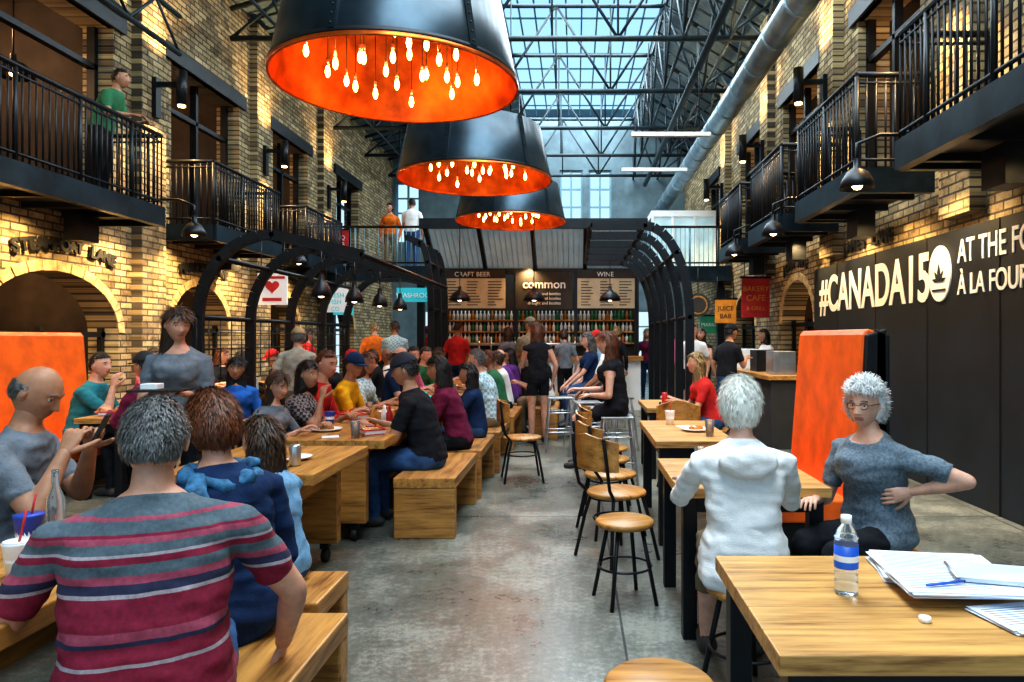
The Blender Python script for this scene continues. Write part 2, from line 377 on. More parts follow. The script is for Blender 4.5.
for (x,y) in ((-4.95,9.1),(-4.95,12.55),(2.5,6.2),(2.55,9.0),(2.55,11.2)):
    b=B(); s=-1 if x<0 else 1
    dome(b,(x,y,2.85),.15); b.tube([(x,y,3.05),(x,y,3.2),(x+.2*s,y,3.28),(x+.88*s,y,3.28)],.018,STEEL,6); b.make('gooseneck_lamp')
    spot('gooseneck_light',(x,y,2.82),(x+.8*s,y,1.6),110 if s<0 else 60,130)
for x,ys in ((-5.5,(5.4,7.4,8.9,10.2,11.9,14.2)),(3.15,(3.6,4.8,6.3,7.4,8.6,9.9,12.4))):
    for y in ys: spot('downlight',(x,y,2.84),(x*1.09,y,1.2),150 if x<0 else (40 if y<6 else 75),140,(1,.66,.28))
# signage
b=B(); b.box(3.52,3.6,1.0,10.3,0,2.48,PANEL)
for y in (2.2,3.4,4.6,5.8,7.0,8.2,9.4): b.box(3.512,3.52,y-.006,y+.006,0,2.48,INK)
b.make('painted_wall_panel')
text('wall_lettering','#CANADA15',(3.515,10.05,1.86),.68,WHITE,'right',.004,sx=.79,bold=.014)
b=B(); poly=[]
for k in range(28):
    t=2*math.pi*k/28; poly.append((6.74+.2*math.cos(t),2.1+.27*math.sin(t)))
b.prism(poly,0,3.505,3.52,WHITE)
for k in range(5):
    a=math.radians(90+(k-2)*38); c=(6.74,2.02); L=.17 if k==2 else .13
    p=(c[0]+math.cos(a)*L,c[1]+math.sin(a)*L); q=(c[0]+math.cos(a+.28)*L*.55,c[1]+math.sin(a+.28)*L*.55); r=(c[0]+math.cos(a-.28)*L*.55,c[1]+math.sin(a-.28)*L*.55)
    b.prism([c,q,p,r],0,3.498,3.506,PANEL)
b.box(3.498,3.506,6.62,6.86,1.93,1.95,PANEL); b.make('wall_emblem')
text('wall_lettering','AT THE FORKS',(3.515,6.43,2.17),.30,WHITE,'right',.004,sx=.72,bold=.003)
text('wall_lettering','À LA FOURCHE',(3.515,6.43,1.88),.26,WHITE,'right',.004,sx=.78,bold=.003)
def arctext(word,yc,zc,size,R,side,x,adv):
    e=bpy.data.objects.new('lane_lettering',None); S.collection.objects.link(e)
    n=len(word)
    for i,ch in enumerate(word):
        if ch==' ': continue
        u=(i-(n-1)/2)*adv; a=u/R
        o=text('letter_%d'%i,ch,(0,0,0),size,INK,side,.012,'CENTER',bold=.009)
        sg=1 if side=='left' else -1
        y=yc+math.sin(a)*R*sg; z=zc-R+math.cos(a)*R
        R3={'right':Matrix(((0,0,-1),(-1,0,0),(0,1,0))),'left':Matrix(((0,0,1),(1,0,0),(0,1,0)))}[side].to_4x4()
        o.matrix_world=Matrix.Translation((x,y,z))@R3@Matrix.Rotation(-a,4,'Z'); o.parent=e
arctext('STEAMBOAT LANE',8.25,2.50,.20,3.2,'left',-5.968,.120)
arctext('MARKET LANE',11.3,2.54,.19,3.2,'left',-5.968,.13)
arctext('JAMES LANE',8.6,2.6,.2,30,'right',3.575,.15)
arctext('JOHN AVE',11.4,2.62,.2,3,'right',3.575,.16)
def banner(name,x0,x1,y,z0,z1,m,deco=None,txt=None,tm=None,ts=.12):
    b=B(); b.box(x0,x1,y-.02,y+.02,z0,z1,m); b.box(x0-.03,x1+.03,y-.025,y+.025,z1,z1+.04,STEEL)
    b.tube([(x0+.05,y,z1),(x0+.05,y,z1+.5)],.008,STEEL,5); b.tube([(x1-.05,y,z1),(x1-.05,y,z1+.5)],.008,STEEL,5)
    cx,cz=(x0+x1)/2,(z0+z1)/2
    if deco=='heart':
        poly=[]
        for k in range(30):
            t=2*math.pi*k/30; poly.append((cx+.007*16*math.sin(t)**3,cz+.04+.007*(13*math.cos(t)-5*math.cos(2*t)-2*math.cos(3*t)-math.cos(4*t))))
        b.prism(poly,1,y-.028,y-.02,RED); b.box(x0+.08,x1-.08,y-.028,y-.02,z0+.06,z0+.11,RED); b.box(x0+.03,x1-.03,y-.026,y-.02,z1-.09,z1-.05,RED)
    b.make(name)
    if txt:
        for k,(row,sz) in enumerate(txt): text('sign_lettering',row,(cx,y-.024,z1-.06-ts*(k+1)),sz,tm,'front',.002,'CENTER')
banner('heart_banner',-4.98,-4.52,11.0,2.0,2.5,WHITE,'heart')
banner('hanging_sign',-4.9,-4.5,14.2,1.95,2.4,TEAL,None,[('INFO',.14),('HALL',.12)],WHITE)
banner('white_sign',-4.6,-4.15,12.8,1.95,2.4,WHITE,None,[('FRESH',.12),('FISH',.12),('CO',.1)],TEAL,.12)
banner('red_hanging_sign',-5.5,-5.1,15.75,3.3,3.9,RED,None,[('BBQ',.14),('PUB',.14)],WHITE,.15)
b=B(); b.box(-4.05,-3.2,15.9,15.94,2.3,2.62,TEAL); b.make('washroom_sign'); text('sign_lettering','WASHROOM',(-3.62,15.89,2.4),.15,WHITE,'front',.004,'CENTER')
banner('red_banner',3.0,3.5,12.6,1.85,2.55,RED,None,[('BAKERY',.13),('CAFE',.15),('& GRILL',.1)],AMBER,.17)
banner('amber_sign',3.0,3.45,15.0,1.8,2.3,AMBER,None,[('JUICE',.14),('BAR',.14)],INK,.17)
banner('green_sign',3.0,3.5,16.8,1.6,2.0,mat('green_sign_m',(.02,.3,.15),.5),None,[('MARKET',.12)],WHITE,.18)
b=B(); b.tube([(2.5,14.2,2.15),(2.5,14.25,2.15)],.24,CHALK,24); b.tube([(2.5,14.19,2.15),(2.5,14.2,2.15)],.19,OAK,24); b.tube([(2.5,14.19,2.15),(2.5,14.186,2.15)],.16,CHALK,24)
b.tube([(2.5,14.22,2.4),(2.5,14.22,2.9)],.01,STEEL,5); b.make('round_sign')
# ---------------------------------------------------------------- bar kiosk with ribs
def ribs(name,xp,xt,ys,zp,zt,zend,mesh_=False):
    b=B(); s=1 if xt>xp else -1
    for y in ys:
        pts=[(xp,y,0),(xp,y,zp)]; R=abs(xt-xp)*.45
        for k in range(1,9):
            a=math.pi/2*k/8; pts.append((xp+s*R*(1-math.cos(a)),y,zp+(zt-zp)*math.sin(a)))
        pts.append((xt,y,zend)); 
        for k in range(len(pts)-1):
            p,q=V(pts[k]),V(pts[k+1]); d=(q-p).normalized(); nn=V((d.z,0,-d.x))*.055
            vs=[p-nn,p-nn+V((0,.06,0)),p+nn+V((0,.06,0)),p+nn]+[q-nn,q-nn+V((0,.06,0)),q+nn+V((0,.06,0)),q+nn]
            b.hexa(vs,STEEL)
        b.box(xp-.09,xp+.09,y-.06,y+.12,0,.03,STEEL)
    y0,y1=min(ys),max(ys)
    for p in (pts[1],pts[5],pts[9],pts[-1]): b.tube([(p[0],y0,p[2]),(p[0],y1+.06,p[2])],.03,STEEL,6)
    if mesh_:
        for z in np.arange(1.0,zp,.18): b.tube([(xp,y0,z),(xp,y1,z)],.007,STEEL,4)
        for y in np.arange(y0,y1,.25): b.tube([(xp,y,1.0),(xp,y,zp)],.007,STEEL,4)
        for i,y in enumerate(np.arange(y0+.6,y1,1.2)):
            dome(b,(xp+1.1*s,y,2.0),.12); b.tube([(xp+1.1*s,y,2.2),(xp+1.1*s,y,zt-.1)],.008,STEEL,5)
    return b.make(name)
ribs('curved_pergola',-4.0,-2.25,[7.4,8.6,9.8,11,12.2],1.7,2.58,2.36,True)
ribs('curved_pergola',1.48,.2,[9,9.9,10.8,11.7,12.6,13.5],1.75,2.93,2.93)
ribs('curved_pergola',-2.6,-3.05,[12.6,13.3,14.0],2.0,3.2,3.3)
b=B()
for i in range(4):
    x0=-2.95+i*1.07; x1=x0+1.0
    b.hexa([(x0,14.0,3.72),(x1,14.0,3.72),(x1,15.15,2.95),(x0,15.15,2.95),(x0,14.0,3.76),(x1,14.0,3.76),(x1,15.15,2.99),(x0,15.15,2.99)],POLY)
    for k in range(1,9):
        xx=x0+k*.111; b.hexa([(xx,14.0,3.71),(xx+.012,14.0,3.71),(xx+.012,15.15,2.94),(xx,15.15,2.94),(xx,14.0,3.72),(xx+.012,14.0,3.72),(xx+.012,15.15,2.95),(xx,15.15,2.95)],CHROME)
for i in range(5):
    x0=-3.0+i*1.07; b.hexa([(x0-.04,13.95,3.66),(x0+.04,13.95,3.66),(x0+.04,15.2,2.86),(x0-.04,15.2,2.86),(x0-.04,13.95,3.84),(x0+.04,13.95,3.84),(x0+.04,15.2,3.04),(x0-.04,15.2,3.04)],STEEL)
b.box(-3.1,1.45,13.9,14.0,3.66,3.86,STEEL); b.box(-3.1,1.45,15.1,15.2,2.86,3.04,STEEL)
for x in (-3.05,-1.32,-.02,1.3): b.box(x,x+.08,15.12,15.2,0,3.0,STEEL)
b.box(-3.0,1.35,15.6,15.7,0,2.9,CHALK)
for x0,x1 in ((-2.85,-1.5),(.0+.05,1.28)):
    b.box(x0,x1,15.02,15.08,2.12,2.85,MENU)
    for c in range(3):
        for r in range(9):
            xx=x0+.08+c*(x1-x0)/3; w=random.uniform(.15,(x1-x0)/3-.12); b.box(xx,xx+w,15.012,15.02,2.18+r*.062,2.2+r*.062,INK)
    b.box(x0,x1,15.01,15.08,2.76,2.95,CHALK)
b.box(-1.28,-.05,15.02,15.08,2.1,2.9,CHALK)
for z in (1.35,1.6,1.85): b.box(-2.9,1.3,15.4,15.6,z,z+.03,OAK)
bt=[mat('glassware',(.75,.78,.8),.15,0,.1),mat('amber_bottle',(.5,.18,.03),.15),mat('green_bottle',(.04,.22,.1),.15)]
for z in (1.38,1.63,1.88):
    x=-2.85
    while x<1.25:
        b.solid([(.03,0),(.035,.12),(.015,.15),(.015,.2)],(x,15.48,z),random.choice([bt[0],bt[0],bt[0],bt[1],bt[2]]),8); x+=.085
b.box(-3.0,1.4,14.3,14.9,1.02,1.1,OAKX); b.box(-2.95,1.35,14.38,14.85,0,1.02,WHITE)
for i in range(14): b.tube([(-2.5+i*.25,14.6,1.1),(-2.5+i*.25,14.6,1.42)],.018,CHROME,6); b.ell((-2.5+i*.25,14.6,1.46),(.02,.02,.05),bt[i%3],8)
b.tube([(-2.6,14.6,1.35),(1,14.6,1.35)],.03,CHROME,8)
b.make('bar_kiosk')
for t,x in (('CRAFT BEER',-2.2),('WINE',.65)): text('menu_lettering',t,(x,15.0,2.8),.14,WHITE,'front',.003,'CENTER')
text('menu_lettering','common',(-.66,15.01,2.55),.26,WHITE,'front',.003,'CENTER',bold=.004)
for i in range(3): text('menu_lettering','draught and bottles',(-.66,15.01,2.4-i*.1),.09,WHITE,'front',.003,'CENTER')
for x in (-2.14,-.76,.65):
    b=B(); dome(b,(x,13.0,2.22),.2); b.tube([(x,13,2.42),(x,13,3.6)],.008,STEEL,5); b.make('pendant_lamp'); spot('pendant_light',(x,13,2.2),(x,13,0),60,140)
for x,y in ((-7.0,6.6),(-7.3,7.8),(-6.9,8.6),(-7.0,11.3),(4.6,8.1),(4.6,4.5)):
    b=B(); dome(b,(x,y,4.75),.22); b.tube([(x,y,4.95),(x,y,6.1)],.01,STEEL,5); b.make('pendant_lamp')
# ---------------------------------------------------------------- drum lamps
def drum(x,y,z,R=1.0,H=.68):
    b=B(); rt=R*.85
    b.lathe([(R,0),(rt+.01,H),(rt*.6,H+.05),(.05,H+.09)],(0,0,0),STEELB,72)
    b.lathe([(R-.012,.012),(rt-.01,H-.03),(.01,H-.02)],(0,0,0),COPPER,72)
    b.lathe([(R+.006,-.006),(R+.008,.02),(R-.012,.02),(R-.012,-.006),(R+.006,-.006)],(0,0,0),COPPER,72)
    b.lathe([(R*.998+.004,.03),(R*.998+.004,.055),(R-.01,.055)],(0,0,0),STEEL,72)
    for k in range(6):
        a=2*math.pi*k/6+.3; d=V((math.cos(a),math.sin(a),0)); t=V((-math.sin(a),math.cos(a),0))
        p=d*(R+.004)+V((0,0,.05)); q=d*(rt+.014)+V((0,0,H))
        b.hexa([p-t*.03,p+t*.03,p+t*.03-d*.01,p-t*.03-d*.01,q-t*.03,q+t*.03,q+t*.03-d*.01,q-t*.03-d*.01],STEELB)
        for j in range(9):
            c=p.lerp(q,(j+.5)/9); b.ell(c,.009,STEEL,6)
    rnd=random.Random(int(y*10))
    for k in range(26):
        a=k*2.39996; r=R*.72*math.sqrt((k+.5)/26); bx,by=r*math.cos(a),r*math.sin(a); zb=rnd.uniform(.04,.26)
        b.tube([(bx,by,zb+.1),(bx,by,H-.03)],.004,INK,5); b.tube([(bx,by,zb+.04),(bx,by,zb+.1)],.013,CHROME,8)
        b.solid([(.006,-.05),(.015,-.038),(.022,-.012),(.018,.018),(.009,.044)],(bx,by,zb),BULB,10)
    for a in (.5,2.6,4.7): b.tube([(rt*.6*math.cos(a),rt*.6*math.sin(a),H+.05),(0,0,H+1.2)],.008,STEEL,5)
    b.tube([(0,0,H+1.2),(0,0,8.4-z)],.012,STEEL,6)
    b.make('drum_pendant_lamp',(x,y,z),recalc=False)
    for a in range(5): point('drum_light',(x+.5*math.cos(a*1.257),y+.5*math.sin(a*1.257),z+.15),5.5,(1,.45,.12),.03)
drum(-1.42,5.6,3.50,.96); drum(-1.31,9.2,3.55); drum(-1.17,12.8,3.6)
# ---------------------------------------------------------------- furniture
def ctable(x0,x1,y0,y1,name='communal_table'):
    w,l=x1-x0,y1-y0; b=B()
    n=4
    for k in range(n): b.box(w*k/n+.001,w*(k+1)/n-.001,0,l,.685,.75,OAK)
    for y in (.08,l-.16):
        b.box(.04,w-.16,y,y+.08,.13,.685,OAKX)
        for x in (.1,w-.25): 
            b.box(x-.03,x+.03,y+.01,y+.07,.09,.13,STEEL); b.tube([(x-.02,y+.04,.045),(x+.02,y+.04,.045)],.045,INK,14)
    b.box(.1,.16,.16,l-.16,.5,.685,OAK); b.box(w-.3,w-.24,.16,l-.16,.5,.685,OAK); b.box(.3,w-.4,.16,l-.16,.14,.2,OAK)
    return b.make(name,(x0,y0,0),0,.006)
def bench(x0,x1,y0,y1):
    w,l=x1-x0,y1-y0; b=B()
    b.box(0,w,0,l,.37,.45,OAK)
    for y in (0.002,l-.082): b.box(.004,w-.004,y,y+.08,0,.37,OAKX)
    b.box(w*.4,w*.6,.08,l-.08,.22,.3,OAK)
    return b.make('wooden_bench',(x0,y0,0),0,.008)
ctable(-2.2,-1.36,5.0,8.1); ctable(-2.25,-1.4,3.75,4.75); ctable(-2.05,-1.45,1.2,3.4); ctable(-2.2,-1.36,8.9,12.4); ctable(-5.45,-4.8,8.7,12.0); ctable(-3.8,-3.25,8.9,12.0)
bench(-1.34,-.88,5.15,6.3); bench(-1.3,-.86,6.42,7.5); bench(-1.28,-.82,7.65,8.9); bench(-1.25,-.8,9.2,10.6); bench(-1.2,-.78,10.9,12.3)
bench(-1.33,-.85,1.3,2.63); bench(-1.44,-1.0,2.72,3.1); bench(-2.86,-2.4,1.4,3.5)
bench(-2.68,-2.3,5.2,8.0); bench(-2.68,-2.3,9.0,12.2); bench(-3.18,-2.8,8.9,12.0); bench(-4.68,-4.25,8.8,11.9); bench(-5.85,-5.52,8.8,11.9)
bench(-.62,-.25,10.2,11.4); bench(-.7,-.3,12.2,13.2)
def btable(x0,x1,y0,y1,top=OAKL):
    w,l=x1-x0,y1-y0; b=B(); n=5
    for k in range(n): b.box(0,w,l*k/n+.0008,l*(k+1)/n-.0008,.7,.75,top)
    for x in (.03,w-.1):
        for y in (.03,l-.1): b.box(x,x+.07,y,y+.07,0,.7,STEEL)
    b.box(.05,w-.05,.05,.09,.62,.7,STEEL); b.box(.05,w-.05,l-.09,l-.05,.62,.7,STEEL); b.box(.05,.09,.05,l-.05,.62,.7,STEEL); b.box(w-.09,w-.05,.05,l-.05,.62,.7,STEEL)
    return b.make('dining_table',(x0,y0,0),0,.004)
btable(.47,1.29,1.61,2.35); btable(.5,1.25,3.4,4.25); btable(.57,1.15,4.95,6.2); btable(.75,1.3,7.3,8.3); btable(-4.55,-4.1,6.35,7.25)
def booth(name,loc,rz,L):
    b=B()
    b.prism([(-.02,.42),(.06,1.50),(.09,1.54),(.15,1.52),(.13,.42)],1,.03,L-.03,ORANGE)
    b.prism([(.11,.05),(.13,1.54),(.22,1.5),(.22,.05)],1,0,L,STEEL)
    for y0,y1 in ((0,.04),(L-.04,L)): b.prism([(-.0,.05),(.07,1.5),(.2,1.54),(.22,.05)],1,y0,y1,STEEL)
    b.prism([(-.55,.32),(-.57,.44),(-.52,.47),(0,.46),(0,.32)],1,.03,L-.03,ORANGE)
    b.box(-.48,.15,.06,L-.06,.05,.32,STEEL)
    b.make(name,loc,rz,.012)
booth('high_back_booth',(1.74,4.35,0),0,1.3); booth('high_back_booth',(-5.25,7.6,0),180,1.6)
def chair():
    b=B()
    b.solid([(.185,.425),(.2,.435),(.2,.45),(.19,.458)],(0,0,0),OAKX,28)
    for sx in (-1,1):
        for sy in (-1,1): b.tube([(sx*.12,sy*.12,.43),(sx*.15,sy*.15,.3),(sx*.2,sy*.2,.0)],.012,STEEL,8)
        b.tube([(sx*.13,-.12,.42),(sx*.17,-.19,.5),(sx*.18,-.22,.66),(sx*.17,-.24,.84)],.012,STEEL,8)
    b.tube([(.155*math.cos(a),.155*math.sin(a),.27) for a in np.linspace(0,2*math.pi,25)],.008,STEEL,6)
    vs=[];n=14
    for k in range(n+1):
        a=math.radians(215+110*k/n); 
        for r in (.25,.268):
            for z in (.62,.86-abs(k-n/2)/n*.1): vs.append((r*math.cos(a),r*math.sin(a)+.0,z))
    fs=[]
    for k in range(n):
        o=k*4; fs+=[(o,o+4,o+5,o+1),(o+2,o+3,o+7,o+6),(o,o+2,o+6,o+4),(o+1,o+5,o+7,o+3)]
    fs+=[(0,1,3,2),(n*4,n*4+2,n*4+3,n*4+1)]
    b.add(vs,fs,OAKX); return b
CH=chair().make('cafe_chair',(.28,4.72,0),-55,.003)
for p in ((.27,5.35,-70),(.27,6.0,-95),(-.55,7.3,-80),(.3,6.6,-90),(1.02,6.75,180)):
    inst(CH,'cafe_chair',(p[0],p[1],0),p[2])
def stool_low():
    b=B(); b.solid([(.155,.425),(.165,.435),(.165,.452),(.155,.46)],(0,0,0),OAKX,32)
    for k in range(4):
        a=math.pi/4+k*math.pi/2; b.tube([(.1*math.cos(a),.1*math.sin(a),.43),(.19*math.cos(a),.19*math.sin(a),0)],.012,STEEL,8)
    b.tube([(.15*math.cos(a),.15*math.sin(a),.2) for a in np.linspace(0,2*math.pi,25)],.007,STEEL,6); return b
SL=stool_low().make('round_stool',(.25,2.08,0))
for x,y in ((.28,3.95),(.71,2.9),(1.5,3.42)): inst(SL,'round_stool',(x,y,0),20)
def stool_high():
    b=B(); b.prism([(-.16,-.16),(.16,-.16),(.16,.16),(-.16,.16)],2,.68,.7,CHROME)
    for sx in (-1,1):
        for sy in (-1,1): b.tube([(sx*.13,sy*.13,.69),(sx*.2,sy*.2,0)],.014,CHROME,8)
    for z,r in ((.25,.175),(.5,.15)):
        for a,c in (((-r,-r),(r,-r)),((r,-r),(r,r)),((r,r),(-r,r)),((-r,r),(-r,-r))): b.tube([(*a,z),(*c,z)],.008,CHROME,6)
    return b
SH=stool_high().make('metal_bar_stool',(.15,8.6,0),10,.003)
for p in ((.2,7.9,0),(.1,9.6,20),(.25,10.5,0),(.55,11.6,30),(-.2,9.3,5),(.55,9.2,40),(.42,7.05,0)): inst(SH,'metal_bar_stool',(p[0],p[1],0),p[2])
b=B(); b.box(0,.5,0,3.6,0,.92,CHALK); b.box(-.05,.55,-.05,3.65,.92,.98,OAK)
for k in range(4): b.box(.1,.4,.2+k*.9,.6+k*.9,.98,1.3,[CHROME,STEEL,WHITE,CHROME][k])
b.make('service_counter',(2.6,9.3,0),0,.006)
def lathe_obj(name,prof,loc,m,extra=None,n=24):
    b=B(); b.solid(prof,(0,0,0),m,n)
    if extra: extra(b)
    return b.make(name,loc)
def bottle_extra(b):
    b.lathe([(.0335,.075),(.0338,.14),(.0335,.14)],(0,0,0),PLASTB,24); b.solid([(.015,.2),(.015,.222)],(0,0,0),WHITE,16)
    b.lathe([(.0341,.095),(.0341,.112)],(0,0,0),WHITE,24)
    for z in (.03,.05,.16): b.lathe([(.031,z-.003),(.034,z),(.031,z+.003)],(0,0,0),CLEAR,24)
lathe_obj('water_bottle',[(.028,0),(.033,.008),(.032,.07),(.0325,.15),(.028,.175),(.014,.195),(.013,.205)],(.775,2.0,.752),CLEAR,bottle_extra)
def sheets(name,loc,rz,n,w,h,lines=12,jit=5):
    b=B()
    for k in range(n):
        M=Matrix.Translation((random.uniform(-.008,.008),random.uniform(-.008,.008),0))@Matrix.Rotation(math.radians(random.uniform(-jit,jit)),4,'Z') if k<n-1 else Matrix.Identity(4)
        b.box(-w/2,w/2,-h/2,h/2,k*.0026,k*.0026+.0016,PAPER,M)
    zt=(n-1)*.0026+.0016
    for r in range(lines):
        y=h/2-.03-r*(h-.05)/lines; b.box(-w/2+.02,w/2-random.uniform(.03,.12),y-.0018,y+.0018,zt,zt+.0006,PRINT)
    return b.make(name,loc,rz)
sheets('paper_stack',(1.12,2.17,.752),-10,11,.34,.24,14,6); sheets('stapled_papers',(1.07,1.97,.782),-6,6,.32,.2,11,4); sheets('loose_sheet',(1.19,1.82,.752),10,4,.26,.16,8)
b=B(); b.box(-.11,.11,-.075,.075,0,.010,PAPER); b.box(-.112,.112,-.077,.077,.010,.012,mat('booklet_cover',(.55,.62,.8),.4)); b.tube([(-.112,-.076,.006),(-.112,.076,.006)],.006,CHROME,6); b.make('spiral_notebook',(1.2,2.0,.80),-16)
b=B(); b.tube([(-.06,0,.0),(.06,0,.0)],.004,PLASTB,8); b.tube([(.06,0,0),(.07,0,0)],[.004,.001],INK,8); b.make('ballpoint_pen',(1.02,1.93,.804),15)
lathe_obj('bottle_cap',[(.015,0),(.015,.012)],(.9,1.8,.752),WHITE,None,14)
def straw(b): b.tube([(0,0,.1),(.015,.01,.2)],.0035,RED,6); b.lathe([(.0365,.05),(.0405,.11)],(0,0,0),WHITE,20)
CUPB=mat('blue_cup',(.02,.07,.45),.4)
lathe_obj('paper_cup',[(.03,0),(.044,.13),(.046,.135)],(-1.84,2.36,.752),CUPB,straw)
lathe_obj('paper_cup',[(.03,0),(.042,.10),(.044,.105)],(-1.70,2.14,.752),WHITE,straw)
lathe_obj('glass_bottle',[(.03,0),(.03,.13),(.012,.18),(.012,.24)],(-1.93,2.6,.752),CLEAR)
for i,(x,y) in enumerate(((-1.7,5.9),(-1.62,5.95),(-1.55,5.85),(-1.66,5.75),(-1.75,7.1),(-1.9,9.6),(-1.6,10.8))):
    lathe_obj('condiment_bottle',[(.028,0),(.028,.1),(.012,.13),(.012,.16)],(x,y,.752),[bt[1],WHITE,RED,bt[1],bt[2],RED,bt[1]][i],None,14)
b=B(); b.box(-.16,.16,-.1,.1,0,.012,OAK); b.box(-.16,.16,-.1,-.09,.012,.05,OAK); b.box(-.16,.16,.09,.1,.012,.05,OAK); b.box(-.16,-.15,-.1,.1,.012,.05,OAK); b.box(.15,.16,-.1,.1,.012,.05,OAK); b.make('condiment_tray',(-1.64,6.3,.752))
for x,y in ((-1.95,5.5),(-1.8,6.8),(-1.9,7.6),(-1.7,4.2),(-1.8,9.4),(-1.7,10.5),(-1.75,2.9),(.95,5.5),(-4.3,6.8),(.95,3.8)):
    lathe_obj('plate',[(.06,0),(.11,.012),(.12,.02),(.09,.014)],(x,y,.752),WHITE,(lambda b: b.ell((0,0,.02),(.06,.05,.025),bt[1],10)) )
rr=random.Random(5)
FRY=mat('fried_food',(.75,.42,.08),.7,0,.3,30)
def basket(x,y):
    b=B(); b.prism([(-.11,-.07),(.11,-.07),(.11,.07),(-.11,.07)],2,0,.008,RED); 
    for a,c in (((-.11,-.07),(.11,-.07)),((.11,-.07),(.11,.07)),((.11,.07),(-.11,.07)),((-.11,.07),(-.11,-.07))):
        b.tube([(*a,.01),(*c,.01)],.006,RED,5); b.tube([(a[0]*1.1,a[1]*1.1,.045),(c[0]*1.1,c[1]*1.1,.045)],.006,RED,5)
        b.add([(*a,.0),(*c,.0),(c[0]*1.1,c[1]*1.1,.045),(a[0]*1.1,a[1]*1.1,.045)],[(0,1,2,3)],PAPER)
    for k in range(16):
        p=V((rr.uniform(-.08,.08),rr.uniform(-.05,.05),.02+rr.uniform(0,.03))); d=V((rr.uniform(-1,1),rr.uniform(-1,1),rr.uniform(-.2,.4))).normalized()*.035
        b.tube([p-d,p+d],.006,FRY,5)
    b.make('food_basket',(x,y,.752),rr.uniform(0,180))
for x,y in ((-1.55,5.3),(-2.0,6.3),(-1.55,7.0),(-1.9,9.9),(-1.6,11.3),(-1.65,3.25),(-3.5,9.6),(-4.3,6.55)): basket(x,y)
for x,y in ((-1.6,5.1),(-2.05,5.85),(-1.95,6.65),(-1.55,7.4),(-1.7,7.9),(-1.9,4.4),(-1.6,4.0),(-1.85,3.1),(-1.6,2.75),(.8,5.9),(1.0,5.2),(.7,3.9),(-1.6,9.2),(-2.0,10.4),(-4.25,7.0),(-3.55,10.2),(1.0,7.8)):
    k=rr.randrange(3)
    if k==0: lathe_obj('drinking_glass',[(.028,0),(.036,.12),(.034,.12),(.027,.01)],(x,y,.752),CLEAR,(lambda b: b.solid([(.026,.012),(.031,.085)],(0,0,0),bt[1],16)),20)
    elif k==1: lathe_obj('paper_cup',[(.03,0),(.042,.11),(.044,.115)],(x,y,.752),rr.choice([WHITE,RED,CUPB]),straw)
    else: lathe_obj('drinks_can',[(.028,0),(.033,.008),(.033,.11),(.027,.12)],(x,y,.752),rr.choice([RED,TEAL,CHROME]),None,18)
for x,y,r in ((-1.8,5.15,20),(-1.7,6.55,-10),(-1.85,4.05,10),(.9,5.75,15),(-1.75,7.5,40)):
    b=B(); b.box(-.06,.06,-.06,.06,0,.002,PAPER); b.box(-.05,.055,-.055,.05,.002,.004,PAPER); b.make('paper_napkin',(x,y,.752),r)
# ---------------------------------------------------------------- people
def grid(N,Mn):
    D=[(0,0,1)]
    for i in range(1,N):
        t=math.pi*i/N
        for j in range(Mn):
            p=2*math.pi*j/Mn; D.append((math.sin(t)*math.cos(p),math.sin(t)*math.sin(p),math.cos(t)))
    D.append((0,0,-1)); F=[]
    for j in range(Mn): F.append((0,1+j,1+(j+1)%Mn))
    for i in range(N-2):
        for j in range(Mn):
            a=1+i*Mn; c=a+Mn; F.append((a+j,c+j,c+(j+1)%Mn,a+(j+1)%Mn))
    a=1+(N-2)*Mn
    for j in range(Mn): F.append((a+j,len(D)-1,a+(j+1)%Mn))
    return np.array(D),F
GR={0:grid(24,30),1:grid(36,48),2:grid(64,84)}
sm=lambda e:(lambda q:q*q*(3-2*q))(np.clip(e,0,1))
A_,B_,C_=.076,.096,.118
def skull(D):
    x,y,z=D[:,0].copy(),D[:,1].copy(),D[:,2].copy()
    low=np.clip(-z,0,1)
    X=A_*x*(1-.30*low**1.4)*(1+.05*np.clip(z,0,1)); Y=B_*y; Z=C_*z
    Y=np.where((y<0)&(z<-.15),Y*(1-.45*sm((-z-.15)/.85)),Y)
    Y=Y+np.where((y>0),.010*np.exp(-((z+.8)/.25)**2)*np.clip(y*2,0,1),0)
    X=X*np.where(y>.3,1-.06*y,1)
    return X,Y,Z
def face(D):
    X,Y,Z=skull(D); fr=np.clip(D[:,1]*4,0,1)
    g=lambda x0,z0,sx,sz: np.exp(-((np.abs(X)-x0)/sx)**2-((Z-z0)/sz)**2)
    t=np.clip((.014-Z)/.046,0,1)*np.where(Z<-.032,np.exp(-((Z+.032)/.0065)**2),1)
    Y=Y+fr*.023*t*np.exp(-(X/(.0085+.006*t))**2)
    Y=Y+fr*.006*g(.013,-.031,.006,.006)
    Y=Y-fr*.009*g(.031,.008,.015,.011)+fr*.004*g(.028,.028,.022,.007)
    Y=Y+fr*(.006*np.exp(-(X/.022)**2)*(np.exp(-((Z+.052)/.0045)**2)+np.exp(-((Z+.063)/.005)**2)))
    Y=Y-fr*.004*np.exp(-(X/.025)**2-((Z+.0575)/.002)**2)+fr*.003*g(.045,-.02,.02,.02)
    return X,Y,Z
EYEW=mat('eye_white',(.75,.73,.7),.25,0,.03); IRIS=mat('iris_dark',(.06,.035,.02),.2)
TEETH=mat('lip_red',(.42,.12,.09),.5)
HC={'black':(.016,.012,.011),'brown':(.065,.03,.014),'auburn':(.15,.045,.015),'grey':(.125,.12,.115),'white':(.88,.82,.70),'silver':(.74,.74,.73),'blond':(.42,.26,.1)}
HAIRS={k:mat('hair_'+k,c,.5,0,.35 if k in('white','silver') else .6,60,.5,0,None,(1,1,.3)) for k,c in HC.items()}
HDARK={k:mat('hair_under_'+k,mul(c,.75 if k in('white','silver') else .45),.7) for k,c in HC.items()}
